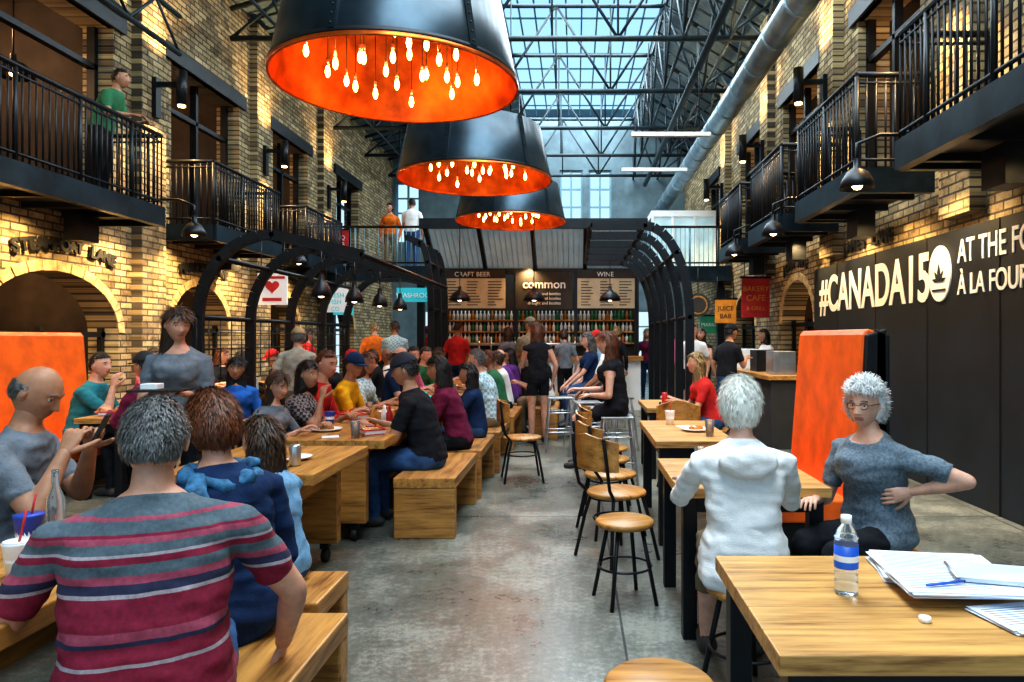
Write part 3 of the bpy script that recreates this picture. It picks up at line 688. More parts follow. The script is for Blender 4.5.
SKINS=[mat('skin_%d'%i,c,.55,0,.16,22,.12) for i,c in enumerate([(.56,.28,.185),(.42,.20,.115),(.24,.105,.06),(.64,.35,.25)])]
for m_ in SKINS:
    bs=m_.node_tree.nodes['Principled BSDF']; bs.inputs['Subsurface Weight'].default_value=.12; bs.inputs['Subsurface Radius'].default_value=(1,.3,.15); bs.inputs['Subsurface Scale'].default_value=.01
def head(b,M,skin,hair,style,det,cap=None,glasses=False,sx=1):
    D,F=GR[det]; X,Y,Z=face(D); 
    vs=[M@V(p) for p in zip(X,Y,Z)]
    ks=b.mi(skin); kl=b.mi(TEETH)
    mi=[kl if (abs(np.mean(X[list(f)]))<.023 and -.069<np.mean(Z[list(f)])<-.048 and D[f[0]][1]>.5) else ks for f in F]
    b.add(vs,F,np.array(mi),True)
    for s in (-1,1):
        b.ell((s*.031,.0690,.007),(.0135,.0125,.0095),EYEW,12,M); b.ell((s*.031,.0785,.007),(.0055,.0045,.0055),IRIS,10,M)
        b.tube([(s*.017,.083,.0175),(s*.031,.0845,.0185),(s*.045,.0735,.012)],.0035,skin,6,M=M)
        b.tube([(s*.015,.090,.030),(s*.03,.0885,.034),(s*.046,.077,.028)],.0034,HAIRS['grey'] if hair in('white','silver') else HAIRS[hair],6,M=M)
        E=M@Matrix.Translation((s*.078,-.004,-.004))@Matrix.Rotation(s*.35,4,'Z')@Matrix.Rotation(-.2,4,'X')
        b.ell((0,0,0),(.008,.017,.031),skin,12,E); b.ell((s*.006,.002,.002),(.005,.009,.018),skin,10,E)
    X,Y,Z=skull(D); dx,dy,dz=D.T
    P={'short':(.008,.45,0),'bald':(.002,.42,0),'bob':(.020,1.3,.05),'long':(.016,1.4,.24),'curly':(.026,.7,.0),'shortf':(.016,.78,.0)}[style]
    T,lim,L=P
    f1=sm((dz-.54+.1*np.abs(dx))/.16); side=sm((.16-dy)/.22); f2=side*sm((dz+lim)/.18)
    if style=='bald': f1=f1*0; f2=f2*sm((.42-dz)/.2)
    if style in('short','bald'): f2=f2*(1-np.exp(-((dy-.0)/.3)**2)*sm((.18-dz)/.2)*sm((np.abs(dx)-.6)/.2))
    h=np.maximum(f1,f2)
    fq={'curly':38,'short':60,'bald':60}.get(style,20); amp={'curly':.009,'short':.0025,'bald':.001}.get(style,.005)
    nz=np.array([noise.noise(V((p[0]*fq*.2+3,p[1]*fq*.2,p[2]*(fq*.2 if style=='curly' else 2)))) +.5*math.sin(math.atan2(p[1],p[0])*fq*.7+p[2]*3) for p in D])
    TT=-.014+(T+.014)*h+nz*amp*h
    hx=X+dx*TT; hy=Y+dy*TT; hz=Z+dz*TT
    if L:
        rh=np.sqrt(dx**2+dy**2)+1e-5; q=np.clip(-dz+.15,0,1.15)*sm((.22-dy)/.25); w=sm(q*3)
        RX=(A_+T+nz*amp)*(1+.15*q); RY=(B_+T+nz*amp)
        k=np.clip(rh*2.4,0,1)
        hx=hx*(1-w)+(dx/rh*RX*k)*w; hy=hy*(1-w)+(np.minimum(dy/rh*RY*k,.03)-.01*q)*w; hz=hz-L*q*w
    b.add([M@V(p) for p in zip(hx,hy,hz)],F,HDARK[hair],True)
    idx=np.nonzero((h>.55)&((dz>-.95) if L else True))[0]
    if len(idx):
        n={0:260,1:900,2:5600}[det]; n=int(n*(1.4 if L else 1)*(.5 if style=='bald' else 1))
        Ls={'short':.022,'bald':.015,'bob':.05,'long':.07,'curly':.034,'shortf':.036}[style]; wd={0:.0055,1:.0032,2:.0015}[det]
        R_=np.random.RandomState(int(abs(M[0][3]*1000))%9999+3)
        ws=np.sqrt(np.clip(1-dz[idx]**2,.05,1)); pick=R_.choice(idx,n,p=ws/ws.sum()); vs=[];fs=[]
        cur=style=='curly'
        for i in pick:
            p=V((hx[i],hy[i],hz[i]))+V(R_.normal(0,.003 if det==2 else .006,3)); nn=V((dx[i],dy[i],dz[i]*(.2 if (L and dz[i]<0) else 1))).normalized()
            g=V((dx[i]*1.5,dy[i]*1.2-.25,-1.0 if dz[i]<.6 else -.2)); t=(g-nn*g.dot(nn)); t=t.normalized() if t.length>1e-4 else V((0,-1,0))
            t=(t+V(R_.normal(0,.7 if cur else .16,3))).normalized(); l=Ls*R_.uniform(.6,1.2); wv=nn.cross(t).normalized()*wd
            a=p-nn*.002; c=p+t*l*.5+nn*(R_.uniform(.004,.014) if cur else .0028); e=p+t*l+nn*(-.004 if cur else .0004)
            o=len(vs); vs+=[a-wv,a+wv,c-wv,c+wv,e]; fs+=[(o,o+1,o+3,o+2),(o+2,o+3,o+4)]
        b.add(vs,fs,HAIRS[hair],True,M)
    if cap:
        t=.020+ (T*.7 if T>.012 else 0); c=sm((dz-.22+.1*dy)/.08); TT=-.02+(t+.02)*c
        b.add([M@V(p) for p in zip(X+dx*TT,Y+dy*TT,Z+dz*TT+.004*c)],F,cap,True)
        vs=[];n=12
        for k in range(n+1):
            a=math.pi*(.16+.68*k/n)
            for r in (1.0,1.0+.72*math.sin(math.pi*k/n)**.6):
                for z in (.030,.036): vs.append((A_*1.12*math.cos(a)*min(r,1.15),B_*1.08*math.sin(a)*r,z+(-.012 if r>1.05 else 0)))
        fs=[]
        for k in range(n):
            o=k*4; fs+=[(o,o+4,o+6,o+2),(o+1,o+3,o+7,o+5),(o+2,o+6,o+7,o+3),(o,o+1,o+5,o+4)]
        b.add(vs,fs,cap,True,M)
    if glasses:
        for s in (-1,1):
            b.tube([(s*.032+.021*math.cos(a),.095-.004*abs(math.cos(a)),.006+.016*math.sin(a)) for a in np.linspace(0,2*math.pi,21)],.0022,INK,5,M=M)
            b.tube([(s*.053,.088,.01),(s*.079,.02,.012),(s*.081,-.02,.004)],.002,INK,5,M=M)
        b.tube([(-.011,.097,.01),(.011,.097,.01)],.002,INK,5,M=M)
def remesh(b,vox,smooth_it=6):
    me=b.mesh('tmp'); o=bpy.data.objects.new('tmp',me); S.collection.objects.link(o)
    r=o.modifiers.new('r','REMESH'); r.mode='VOXEL'; r.voxel_size=vox
    s=o.modifiers.new('s','SMOOTH'); s.factor=.5; s.iterations=smooth_it
    dg=bpy.context.evaluated_depsgraph_get(); ev=o.evaluated_get(dg); m=ev.to_mesh()
    n=len(m.vertices); co=np.empty(n*3); m.vertices.foreach_get('co',co); no=np.empty(n*3); m.vertices.foreach_get('normal',no)
    F=[tuple(p.vertices) for p in m.polygons]
    ev.to_mesh_clear(); bpy.data.objects.remove(o); bpy.data.meshes.remove(me)
    return co.reshape(-1,3),no.reshape(-1,3),F
def hand(wrist,d,nrm,side,curl,s,skin,tgt,det):
    d=d.normalized(); nrm=(nrm-d*nrm.dot(d)).normalized(); l=d.cross(nrm).normalized()*side
    b=tgt if det<2 else B(); n=8 if det<2 else 10
    P=lambda f,a,c: wrist+(d*f+l*a+nrm*c)*s
    secs=[(-.03,.024,.019),(0,.026,.018),(.03,.034,.017),(.06,.041,.016),(.088,.041,.013),(.096,.034,.008)]
    vs=[];N=12
    for f,w,t in secs:
        for k in range(N):
            a=2*math.pi*k/N; vs.append(P(f,w*math.cos(a),t*math.sin(a)))
    fs=[(i*N+k,i*N+(k+1)%N,(i+1)*N+(k+1)%N,(i+1)*N+k) for i in range(len(secs)-1) for k in range(N)]
    fs+=[tuple(range(N))[::-1],tuple(range((len(secs)-1)*N,len(secs)*N))]
    b.add(vs,fs,skin,True)
    for i,(off,L) in enumerate(((.031,.070),(.0105,.079),(-.0105,.073),(-.031,.057))):
        p=P(.078,off,0); ang=.12; dd=d+l*(off*2.2); dd.normalize(); pts=[p]; 
        p=p+dd*.016*s; pts.append(p)
        for fr in (.45,.30,.25):
            ang+=curl*(1+.08*i); v=dd*math.cos(ang)+nrm*math.sin(ang); p=p+v*L*fr*s; pts.append(p)
        b.tube(pts,[.0092*s,.0094*s,.0086*s,.0078*s,.0066*s],skin,n,True)
    p=P(.012,.022,.004); v=(d*.62+l*.72+nrm*.25).normalized(); pts=[p]
    for L in (.042,.034,.027):
        p=p+v*L*s; pts.append(p); v=(v+d*.25+nrm*curl*.35-l*.12).normalized()
    b.tube(pts,[.0135*s,.0125*s,.0105*s,.0085*s],skin,n,True)
    if det>=2:
        co,no,F=remesh(b,.0032,3); tgt.add([V(c) for c in co],F,skin,True)
def person(name,x,y,face_=0,pose='sit',seat=.45,s=1.0,lean=.05,hands=('table','table'),hy=0,hp=0,shirt=None,pants=None,sleeve='short',legs='long',
           skin=0,hair='brown',style='short',det=0,fem=False,cap=None,glasses=False,wide=1.0,hem=-.02,shoe=None,z0=0,extras=(),curl=.35,pole=None,stride=0,vneck=0,hdir=(None,None),hnrm=(None,None)):
    skin=SKINS[skin]; shoe=shoe or mat('shoe_dark',(.04,.035,.035),.6)
    ws=wide*(.92 if fem else 1.0)
    if pose=='sit': pz=seat+.09*s
    else: pz=.95*s
    bd=B(); seg=[]
    lf=lambda zo: lean*(max(0,zo)/.47)**1.25
    rings=[(-.105,.09,.08),(-.07,.145,.105),(-.01,.170,.122),(.06,.163,.118),(.14,.142 if fem else .156,.112),(.22,.142 if fem else .160,.112),(.30,.160,.122),(.37,.170,.118),(.42,.160,.105),(.455,.125,.090),(.485,.085,.070),(.515,.058,.054)]
    if pose!='sit': rings=[(-.13,.09,.07)]+rings[1:]
    vs=[];N=20; 
    for zo,rx,ry in rings:
        rx=rx*s*ws*(1.05 if fem and zo<.08 else 1); ry=ry*s*(wide if zo<.3 else 1)
        yo=.012 if (fem and .26<zo<.4) else 0
        for k in range(N):
            a=2*math.pi*k/N; e=.82
            cx=math.copysign(abs(math.cos(a))**e,math.cos(a)); sy=math.copysign(abs(math.sin(a))**e,math.sin(a))
            bust=.03 if (fem and .26<zo<.38 and sy>.2) else 0
            vs.append((cx*rx,sy*(ry+bust)+lf(zo)+yo,pz+zo*s))
    n=len(rings); fs=[(i*N+k,i*N+(k+1)%N,(i+1)*N+(k+1)%N,(i+1)*N+k) for i in range(n-1) for k in range(N)]+[tuple(range(N))[::-1],tuple(range((n-1)*N,n*N))]
    bd.add(vs,fs,shirt,True)
    nb=V((0,lf(.47)-.005,pz+.46*s)); nt_=V((0,lf(.47)*1.2+.012,pz+.575*s)); bd.tube([nb,nt_],[.060*s*(.88 if fem else 1),.052*s*(.9 if fem else 1)],shirt,14,True); seg.append(('neck',nb,nt_,.056*s,.05*s))
    hipz=pz-.02*s
    for sd in (-1,1):
        hp_=V((sd*.085*s*ws,0,hipz))
        if pose=='sit':
            low=max(0,seat-.5)
            kn=V((sd*(.10+.02*(not fem))*s,(.42-.1*low)*s,seat+.06*s-.45*low)); an=V((sd*.11*s,.38*s-.15*low,max(.085,kn.z-.43*s)))
        else:
            st=stride*sd; kn=V((sd*.095*s,.02+st*.5,.5*s)); an=V((sd*.10*s,-.02+st,.085))
        bd.tube([hp_,hp_.lerp(kn,.5),kn],[.088*s*ws,.075*s*ws,.058*s],shirt,14,True); seg.append(('thigh',hp_,kn,.09*s,.06*s))
        mid=kn.lerp(an,.35)+V((0,-.012,0)); bd.tube([kn,mid,an],[.056*s,.053*s,.038*s],shirt,12,True); seg.append(('shin',kn,an,.056*s,.038*s))
        he=an+V((0,-.035,-.042*s)); to=an+V((sd*.01,.155*s,-.052*s)); bd.tube([he,an+V((0,.05,-.035)),to],[.04*s,.042*s,.03*s],shirt,12,True,1.0,.9); seg.append(('foot',he,to,.045,.035))
    H=[]
    for i,sd in enumerate((-1,1)):
        sh=V((sd*.175*s*ws,lf(.42),pz+.402*s)); h=hands[i]
        if h=='table': w=V((sd*.13,.36+lean*.6,.79))
        elif h=='lap': w=V((sd*.09,.26,pz+.12))
        elif h=='side': w=V((sd*.235*ws,.04,pz-.10*s))
        elif h=='hold': w=V((sd*.08,.32,pz+.25*s))
        elif h=='chin': w=V((sd*.05,.20+lean,pz+.45*s))
        else: w=V(h)
        a,c=.285*s,.255*s; dv=w-sh; L=dv.length
        if L>.985*(a+c): dv=dv*(.985*(a+c)/L); L=dv.length; w=sh+dv
        if L<.12: L=.12
        pr=(a*a-c*c+L*L)/(2*L); hh=math.sqrt(max(0,a*a-pr*pr)); u=dv.normalized()
        pl=V((sd*.45,-.35,-.85)) if (pole is None or pole[i] is None) else V(pole[i]); pl=(pl-u*pl.dot(u)).normalized()
        el=sh+u*pr+pl*hh
        fat=1.0 if not fem else .88
        si=V((sd*.10*s*ws,lf(.42),pz+.422*s))
        bd.tube([si,sh,sh.lerp(el,.4),el],[.056*s*fat,.058*s*fat,.053*s*fat,.042*s*fat],shirt,12,True)
        bd.tube([el,el.lerp(w,.3),w],[.041*s*fat,.042*s*fat,.027*s*fat],shirt,12,True)
        seg.append(('uarm',sh,el,.058*s,.042*s)); seg.append(('farm',el,w,.043*s,.027*s))
        H.append((w,(w-el).normalized() if hdir[i] is None else V(hdir[i]).normalized(),sd,i))
    for e in extras:
        if isinstance(e,tuple): bd.ell(V(e[0])+V((0,0,pz)),e[1],shirt,14)
    vox={0:.021,1:.015,2:.0095}[det]
    co,no,F=remesh(bd,vox,{0:3,1:4,2:7}[det])
    names={'neck':1,'thigh':2,'shin':3,'foot':4,'uarm':5,'farm':6}
    def cls(P):
        tag=np.zeros(len(P),int); tt=np.zeros(len(P)); si_=np.full(len(P),-1)
        zo=(P[:,2]-pz)/s; yl=np.array([lf(z) for z in zo])
        rx=.165*s*ws; ry=.118*s*wide
        best=(np.sqrt((P[:,0]/rx)**2+((P[:,1]-yl)/ry)**2)-1)*ry+np.clip(zo-.47,0,9)*1.2+np.clip(-zo-.08,0,9)*1.0
        for j,(nm,a,c,ra,rc) in enumerate(seg):
            a=np.array(a);c=np.array(c); ab=c-a; t=np.clip(((P-a)@ab)/(ab@ab),0,1); q=a+t[:,None]*ab
            d=np.linalg.norm(P-q,axis=1)-(ra+(rc-ra)*t)
            mk=d<best; best[mk]=d[mk]; tag[mk]=names[nm]; tt[mk]=t[mk]; si_[mk]=j
        nf=zo-.502+(.30+vneck)*(P[:,1]-lf(.48)-.0)/s
        return tag,tt,zo,nf,si_
    fc=np.array([co[list(f)].mean(axis=0) for f in F]); tag,tt,zo,nf,_=cls(fc)
    b=B(); kS,kP,kK,kF=b.mi(shirt),b.mi(pants),b.mi(skin),b.mi(shoe)
    mi=np.full(len(F),kS)
    mi[(tag==0)&(zo<hem)]=kP
    mi[(tag<=1)&(nf>0)&(zo>.36)]=kK
    mi[(tag==2)]=kP; 
    if hem<-.04: mi[(tag==2)&(tt<.35)&(zo>-.16)]=kS
    if legs=='short': mi[(tag==2)&(tt>.8)]=kK; mi[tag==3]=kK
    elif legs=='crop': mi[tag==3]=kP; mi[(tag==3)&(tt>.55)]=kK
    elif legs=='bare': mi[(tag==2)&(tt>.6)]=kK; mi[tag==3]=kK
    else: mi[tag==3]=kP
    mi[tag==4]=kF
    cut=None
    if sleeve=='short': mi[(tag==5)&(tt>.72)]=kK; mi[tag==6]=kK; cut=(5,.72)
    elif sleeve=='none': mi[(tag==5)&(tt>.12)]=kK; mi[tag==6]=kK; cut=(5,.12)
    elif sleeve=='half': mi[(tag==6)&(tt>.35)]=kK; cut=(6,.35)
    else: mi[(tag==6)&(tt>.97)]=kK
    cl=np.zeros(len(co)); sk=np.zeros(len(co))
    for f,m_ in zip(F,mi):
        for v in f:
            if m_==kK: sk[v]=1
            else: cl[v]=1
    bi=np.nonzero((cl==1)&(sk==1))[0]
    if len(bi):
        vt,vtt,vz,vn,vs_=cls(co[bi])
        for q,i in enumerate(bi):
            if cut and vt[q]==cut[0]:
                a,c=seg[vs_[q]][1],seg[vs_[q]][2]; dlt=np.array((c-a))*(cut[1]-vtt[q])
                if np.linalg.norm(dlt)<vox*1.5: co[i]+=dlt
            elif vt[q]<=1 and abs(vn[q])*s<vox*1.5: co[i][2]-=vn[q]*s
    off=np.where((cl==1)&(sk==0),.007,0.); 
    if det>=1:
        for i in np.nonzero(off)[0]:
            p=co[i]; off[i]+=.011*noise.noise(V((p[0]*9+x,p[1]*9,p[2]*16)))+.007*noise.noise(V((p[0]*18+p[2]*9,p[1]*18,p[2]*34+x)))
    co=co+no*off[:,None]
    b.add([tuple(c) for c in co],F,mi,True)
    hc=nt_+V((0,.022,.072*s)); hs=s*(.97 if fem else 1.0)*(1.0 if s>.88 else 1.08)
    M=Matrix.Translation(hc)@Matrix.Rotation(math.radians(hy),4,'Z')@Matrix.Rotation(math.radians(hp),4,'X')@Matrix.Scale(hs,4)
    head(b,M,skin,hair,style,det,cap,glasses)
    for w,d,sd,i in H:
        nrm=V(hnrm[i]) if hnrm[i] else (V((0,0,-1)) if abs(d.z)<.75 else V((-sd,0.25,0)))
        hand(w,d,nrm,-sd,curl,s*(.92 if fem else 1),skin,b,det)
    return b.make(name,(x,y,z0),face_,recalc=False)
JE=cloth('denim',(.04,.09,.21)); BK=cloth('black',(.014,.014,.018)); GY=cloth('grey',(.16,.18,.21)); NV=cloth('navy',(.012,.03,.085)); MR=cloth('maroon',(.15,.015,.05))
YE=cloth('yellow',(.85,.40,.015)); TL=cloth('teal',(.025,.17,.21)); BE=cloth('beige',(.36,.34,.28)); LB=cloth('light_blue',(.20,.37,.56)); WH=cloth('white',(.80,.79,.78),.12)
RD=cloth('red',(.5,.025,.025)); OR=cloth('orange',(.7,.16,.02)); GN=cloth('green',(.04,.17,.08)); PU=cloth('purple',(.13,.04,.22)); KH=cloth('khaki',(.2,.165,.105)); BL=cloth('blue',(.025,.13,.46)); PK=cloth('pink',(.6,.16,.27))
def stripes():
    m,nt,bs=newmat('striped_knit'); t=nt.nodes.new('ShaderNodeTexCoord'); sp=nt.nodes.new('ShaderNodeSeparateXYZ'); nt.links.new(t.outputs['Object'],sp.inputs[0])
    mr=nt.nodes.new('ShaderNodeMapRange'); mr.inputs['From Min'].default_value=.42; mr.inputs['From Max'].default_value=1.06; nt.links.new(sp.outputs[2],mr.inputs['Value'])
    G=(.10,.135,.16);M1=(.26,.010,.04);W=(.45,.37,.40);N=(.03,.03,.075);P=(.40,.07,.12)
    st=[(0,M1),(.12,N),(.15,P),(.2,M1),(.36,W),(.376,M1),(.44,N),(.46,P),(.50,M1),(.62,W),(.636,N),(.67,P),(.70,G),(.745,M1),(.77,W),(.784,G),(.82,P),(.84,M1),(.855,G),(.90,P),(.915,G)]
    c=ramp(nt,mr.outputs[0],st,True); n=noisen(nt,coords(nt),70,4,.7); g=ramp(nt,n,[(.3,(.6,.6,.6)),(.7,(1,1,1))])
    mx=nt.nodes.new('ShaderNodeMix'); mx.data_type='RGBA'; mx.blend_type='MULTIPLY'; mx.inputs[0].default_value=1
    nt.links.new(c,mx.inputs[6]); nt.links.new(g,mx.inputs[7]); nt.links.new(mx.outputs[2],bs.inputs['Base Color']); bs.inputs['Roughness'].default_value=.9
    bumpn(nt,bs,noisen(nt,coords(nt),12),.5); return m
def checks(name,c1,c2,sc=28):
    m,nt,bs=newmat(name); k=nt.nodes.new('ShaderNodeTexChecker'); k.inputs['Scale'].default_value=sc; k.inputs[1].default_value=(*c1,1); k.inputs[2].default_value=(*c2,1)
    nt.links.new(coords(nt),k.inputs[0]); nt.links.new(k.outputs[0],bs.inputs['Base Color']); bs.inputs['Roughness'].default_value=.85; return m
STR=stripes(); CHK=checks('checked_shirt',(.25,.42,.5),(.6,.7,.72)); PRN=checks('print_top',(.02,.02,.03),(.25,.22,.22),40); HEA=mat('heather_knit',(.13,.17,.21),.9,0,.4,80,.2)
SCARF=mat('blue_scarf',(.03,.13,.25),.8,0,.7,30,.4)
# foreground
person('seated_man',-1.15,1.88,22,s=1.0,lean=.07,hands=((-.32,.31,.80),(.335,.27,.50)),shirt=STR,pants=JE,hair='grey',style='short',det=2,wide=1.24,hem=-.06,skin=0,hp=-6,curl=.22,pole=(None,(.9,-.3,-.2)))
person('seated_woman',-1.2,2.42,50,s=.98,lean=.07,hands=('table','lap'),shirt=NV,pants=BK,sleeve='half',hair='auburn',style='shortf',det=2,fem=True,wide=1.16,hem=-.08,hp=-12)
b=B(); b.tube([(.10*math.cos(a)*1.15,.07*math.sin(a)+.05,1.005+.03*math.sin(a*1)+.012*math.sin(5*a)) for a in np.linspace(0,2*math.pi,33)],[.024+.008*math.sin(k*1.7) for k in range(33)],SCARF,10)
b.tube([(-.1,.0,1.01),(-.14,-.07,.97),(-.1,-.10,.9)],[.028,.04,.02],SCARF,10,True,1,.5); b.make('neck_scarf',(-1.2,2.42,0),50)
person('seated_child',-1.24,2.93,70,s=.80,hands=('table','table'),shirt=LB,pants=JE,hair='brown',style='bob',det=1,fem=True,skin=0)
person('seated_man',-2.58,3.12,-75,s=1.06,lean=.10,hands=((-.02,.36,.98),(.17,.33,.98)),shirt=GY,pants=BK,hair='grey',style='bald',det=2,wide=1.08,hp=-26,hy=-8,skin=1,curl=.75)
b=B(); b.box(-.037,.037,-.005,.005,-.07,.07,INK); b.box(-.034,.034,-.0062,-.005,-.062,.062,GLASSD); o=b.make('mobile_phone',(-2.14,3.16,1.07),-70,.003); o.rotation_euler[0]=math.radians(-25)
person('seated_woman',.71,2.93,-4,s=1.0,lean=.07,hands=((-.2,.50,.79),(.2,.5,.79)),shirt=WH,pants=KH,sleeve='long',legs='crop',hair='white',style='shortf',det=2,fem=True,wide=1.12,hem=-.13,skin=3,
   extras=(((0,-.07,.43),(.12,.06,.06)),((0,-.02,-.04),(.195,.16,.09)),((0,-.0,.08),(.175,.145,.12))),curl=.4)
person('seated_woman',1.48,3.42,118,s=.96,lean=.05,hands=((-.20,.03,.77),(.12,.30,.70)),shirt=HEA,pants=BK,sleeve='short',hair='silver',style='curly',det=2,fem=True,wide=1.14,hem=-.1,skin=3,glasses=True,hy=18,hp=-4,
   pole=((-1,-.55,-.1),None),curl=.35,vneck=.25,hdir=((.55,.80,-.25),None),hnrm=((.8,-.6,0),None))
b=B(); b.tube([(.082*math.cos(a),.05+.082*math.sin(a),.975-.05*max(0,math.sin(a))) for a in np.linspace(0,2*math.pi,37)],.006,RED,6); b.make('bead_necklace',(1.48,3.42,0),118)
# communal table A
person('seated_man',-1.17,5.6,88,s=1.05,lean=.13,hands=('table','table'),shirt=BK,pants=JE,hair='black',style='short',det=1,skin=1,cap=mat('navy_cap',(.01,.015,.03),.8),hp=-10,wide=1.05)
person('seated_woman',-1.08,6.55,92,s=1.0,lean=.14,hands=('table','table'),shirt=MR,pants=BK,sleeve='long',hair='black',style='bob',det=1,fem=True,skin=1,hp=-8)
person('seated_child',-1.02,7.3,95,s=.88,hands=('table','table'),shirt=NV,pants=JE,hair='black',style='bob',det=0,fem=True,skin=1)
person('seated_man',-.98,8.2,80,s=1.05,lean=.12,hands=('table','table'),shirt=CHK,pants=KH,hair='grey',style='short',det=1,skin=0)
person('seated_man',-2.42,7.1,-88,s=1.02,lean=.12,hands=('table','table'),shirt=YE,pants=JE,hair='black',style='short',det=1,skin=1,cap=NV,hp=-8,hy=-30)
person('seated_woman',-2.44,5.95,-95,s=.97,lean=.12,hands=('table','chin'),shirt=PRN,pants=BK,hair='black',style='bob',det=1,fem=True,skin=1,hy=-20)
person('seated_child',-2.44,5.42,-100,s=.89,lean=.1,hands=('table','table'),shirt=GY,pants=JE,hair='brown',style='long',det=1,fem=True,skin=0,hp=-12,hy=-15)
person('standing_woman',-2.74,4.85,-165,'stand',s=.98,lean=.02,hands=((-.06,.24,1.12),(.08,.24,1.12)),shirt=GY,pants=BK,hair='brown',style='long',det=1,fem=True,skin=0,hy=30,hp=-8,vneck=.3)
b=B(); b.box(-.16,.16,-.11,.11,0,.015,INK); b.box(-.1,.0,-.06,.05,.015,.05,WHITE); b.make('serving_tray',(-2.65,4.48,1.14),10,.003)
# left booth group
person('seated_man',-4.83,6.85,-85,s=1.03,lean=.12,hands=('table','chin'),shirt=TL,pants=JE,hair='black',style='short',det=1,skin=0,hy=-15)
person('seated_woman',-4.75,7.95,-120,s=.98,hands=('lap','lap'),shirt=TL,pants=BK,hair='brown',style='long',det=1,fem=True,skin=0)
person('seated_man',-3.92,6.55,75,s=1.04,lean=.08,hands=('table','table'),shirt=MR,pants=BK,sleeve='long',hair='black',style='short',det=1,skin=0,cap=mat('black_cap',(.015,.015,.018),.8))
person('seated_woman',-3.45,7.15,-160,s=.97,hands=('lap','lap'),shirt=BL,pants=BK,hair='black',style='long',det=1,fem=True,skin=1)
for x,y in ((-3.92,6.55),(-3.45,7.15),(-4.75,7.95)): inst(SL,'round_stool',(x,y,0),0)
person('standing_man',-3.3,8.3,10,'stand',s=.93,hands=('side','hold'),shirt=BE,pants=KH,hair='grey',style='short',det=1,skin=0,cap=mat('tan_cap',(.3,.2,.1),.8))
person('leaning_man',-5.62,8.3,-80,'stand',s=.95,lean=.15,z0=3.05,hands=((-.15,.4,1.05),(.15,.4,1.05)),shirt=GN,pants=BK,hair='black',style='short',det=0,skin=1)
# middle crowd
cl=[BK,GY,NV,MR,RD,OR,WH,LB,TL,PU,GN,GY,PK,BL,CHK,BK,NV]; hs=['black','brown','auburn','grey','blond','black','brown']
rc=random.Random(11)
def rp(x,y,f,pose='sit',**k):
    fem=rc.random()<.5
    a=dict(s=rc.uniform(.94,1.02) if fem else rc.uniform(.99,1.07),lean=rc.uniform(.02,.14) if pose=='sit' else .02,shirt=rc.choice(cl),pants=rc.choice([JE,BK,KH,NV]),
      sleeve=rc.choice(['short','short','long']),hair=rc.choice(hs),style=rc.choice(['long','bob','shortf']) if fem else rc.choice(['short','short','short','bald']),fem=fem,skin=rc.choice([0,0,1,2,3]),
      hy=rc.uniform(-35,35),hp=rc.uniform(-15,3),hands=('table','table') if pose=='sit' else (rc.choice(['side','hold']),rc.choice(['side','side','hold'])),cap=rc.choice([None,None,None,NV,RD]) if not fem else None,stride=rc.choice([0,.06,.12]) if pose!='sit' else 0)
    a.update(k); person(('seated_' if pose=='sit' else 'standing_')+('woman' if a['fem'] else 'man'),x,y,f,pose,**a)
for y in (9.3,10.0,10.75,11.4,12.0): rp(-2.45,y,-90+rc.uniform(-15,15))
for y in (9.5,10.3,11.2,12.0): rp(-1.02,y,90+rc.uniform(-15,15))
for y in (9.1,9.9,10.7,11.5): rp(-3.0,y,90+rc.uniform(-15,15))
for y in (9.5,10.6,11.6): rp(-4.42,y,90+rc.uniform(-15,15))
for y in (9.2,10.1,11.0): rp(-5.62,y,-90+rc.uniform(-15,15),lean=.05)
rp(-2.45,7.75,-90); rp(-2.5,6.5,-85,shirt=RD)
person('standing_woman',-.52,9.9,15,'stand',s=.99,hands=('hold','side'),shirt=BK,pants=BK,sleeve='none',legs='bare',hair='auburn',style='long',det=1,fem=True,skin=0,hem=-.12)
rp(-.75,12.0,20,'stand',shirt=KH,cap=KH,fem=False,style='short'); 
for x,y,f in ((-3.4,13.2,10),(-2.3,13.6,-20),(-1.3,13.8,30),(-.2,13.7,15),(.8,13.8,-30)): rp(x,y,f,'stand')
person('seated_woman',.42,7.05,80,s=.98,seat=.7,lean=.05,hands=('lap',(.15,.4,.95)),shirt=BK,pants=BK,sleeve='none',legs='bare',hair='auburn',style='long',det=1,fem=True,skin=3,hem=-.1)
rp(.55,9.2,70,seat=.7,shirt=WH); rp(.25,10.5,100,seat=.7); rp(1.55,7.9,90,shirt=RD,fem=True,style='long',cap=None); inst(CH,'cafe_chair',(1.55,7.9,0),90)
rp(.55,11.6,100,seat=.7,shirt=LB); rp(-.42,10.8,90); rp(-.5,12.7,80)
person('standing_man',2.02,12.0,170,'stand',s=1.0,hands=('side','side'),shirt=WH,pants=BK,legs='short',hair='brown',style='short',skin=0)
person('standing_woman',2.36,12.95,150,'stand',s=.97,hands=('hold','side'),shirt=BK,pants=BK,legs='bare',sleeve='none',hair='brown',style='long',fem=True,skin=0,hem=-.12)
person('standing_man',2.25,10.4,-60,'stand',s=.98,hands=('side','hold'),shirt=BK,pants=JE,hair='black',style='short',skin=1,cap=BK)
person('standing_woman',3.35,12.1,100,'stand',s=.95,hands=('hold','hold'),shirt=WH,pants=BK,hair='black',style='bob',fem=True,skin=1)
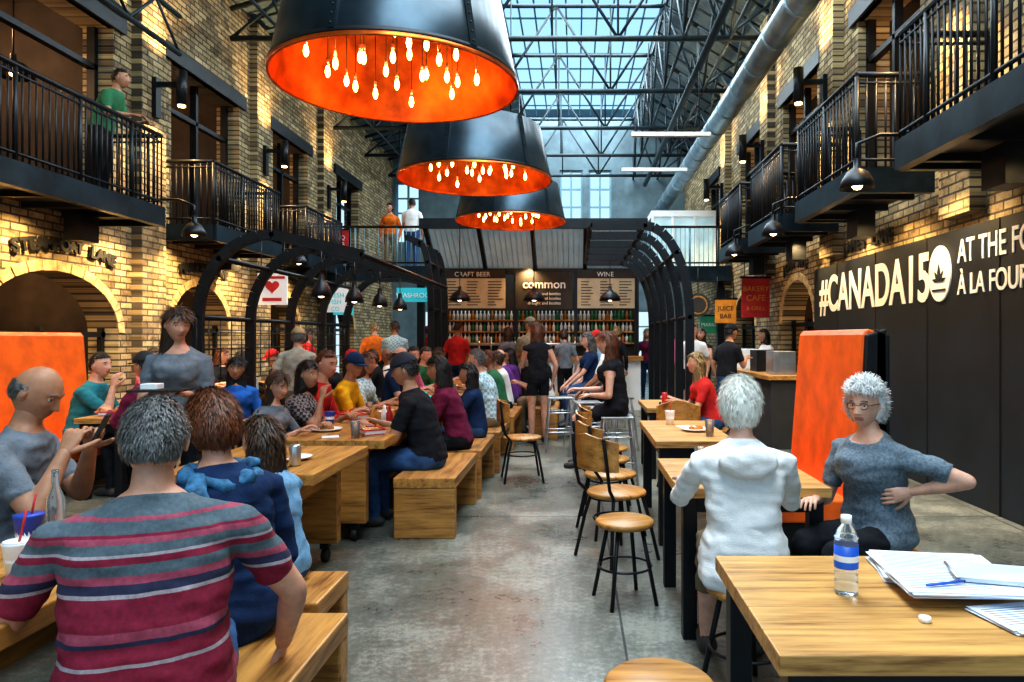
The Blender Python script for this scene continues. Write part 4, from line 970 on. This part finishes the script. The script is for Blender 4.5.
rp(2.0,14.5,0,'stand'); rp(2.6,15.0,30,'stand'); rp(1.7,16.5,180,'stand'); rp(-4.3,15.0,10,'stand'); rp(-5.0,13.0,-60,'stand',shirt=RD); rp(-3.6,17,0,'stand'); rp(-3.9,16.7,0,'stand',z0=3.05); rp(-4.4,16.7,180,'stand',z0=3.05)
# ---------------------------------------------------------------- lights, world, camera
def area(name,loc,rot,sx,sy,w,col):
    l=bpy.data.lights.new(name,'AREA'); l.shape='RECTANGLE'; l.size=sx; l.size_y=sy; l.energy=w; l.color=col
    o=bpy.data.objects.new(name,l); S.collection.objects.link(o); o.location=loc; o.rotation_euler=rot; return o
area('skylight_daylight',(.15,10,8.72),(0,0,0),3.4,26,2500,(.82,.95,1.0))
for y in (7,8.6,11.4,14.8): 
    point('shop_light',(-7.4,y,2.3),40); point('shop_light',(-7.6,y,5.2),60,(1,.6,.3))
for y in (4.4,8,11.3,14.7): point('shop_light',(5.0,y,5.0),50,(1,.6,.3))
point('shop_light',(4.9,11.4,2.2),30); spot('bar_light',(-1,14.9,2.95),(-1,15.6,1.3),60,150)
w=bpy.data.worlds.new('sky'); S.world=w; w.use_nodes=True; nt=w.node_tree; bg=nt.nodes['Background']
tc=nt.nodes.new('ShaderNodeTexCoord'); gr=nt.nodes.new('ShaderNodeSeparateXYZ'); nt.links.new(tc.outputs['Generated'],gr.inputs[0])
c=ramp(nt,gr.outputs[2],[(0,(.52,.66,.72)),(.25,(.42,.72,.92)),(.6,(.26,.56,.92))]); nt.links.new(c,bg.inputs[0]); bg.inputs[1].default_value=1.12
cam=bpy.data.cameras.new('camera'); co=bpy.data.objects.new('camera',cam); S.collection.objects.link(co); S.camera=co
co.location=(0,0,1.48); co.rotation_euler=(math.radians(90),0,0); cam.sensor_width=36; cam.lens=700/1024*36; cam.shift_x=-63/1024; cam.shift_y=-3/1024; cam.clip_end=200
S.view_settings.view_transform='Standard'; S.view_settings.exposure=0.15
try: S.view_settings.look='Medium High Contrast'
except Exception as e: print(e)
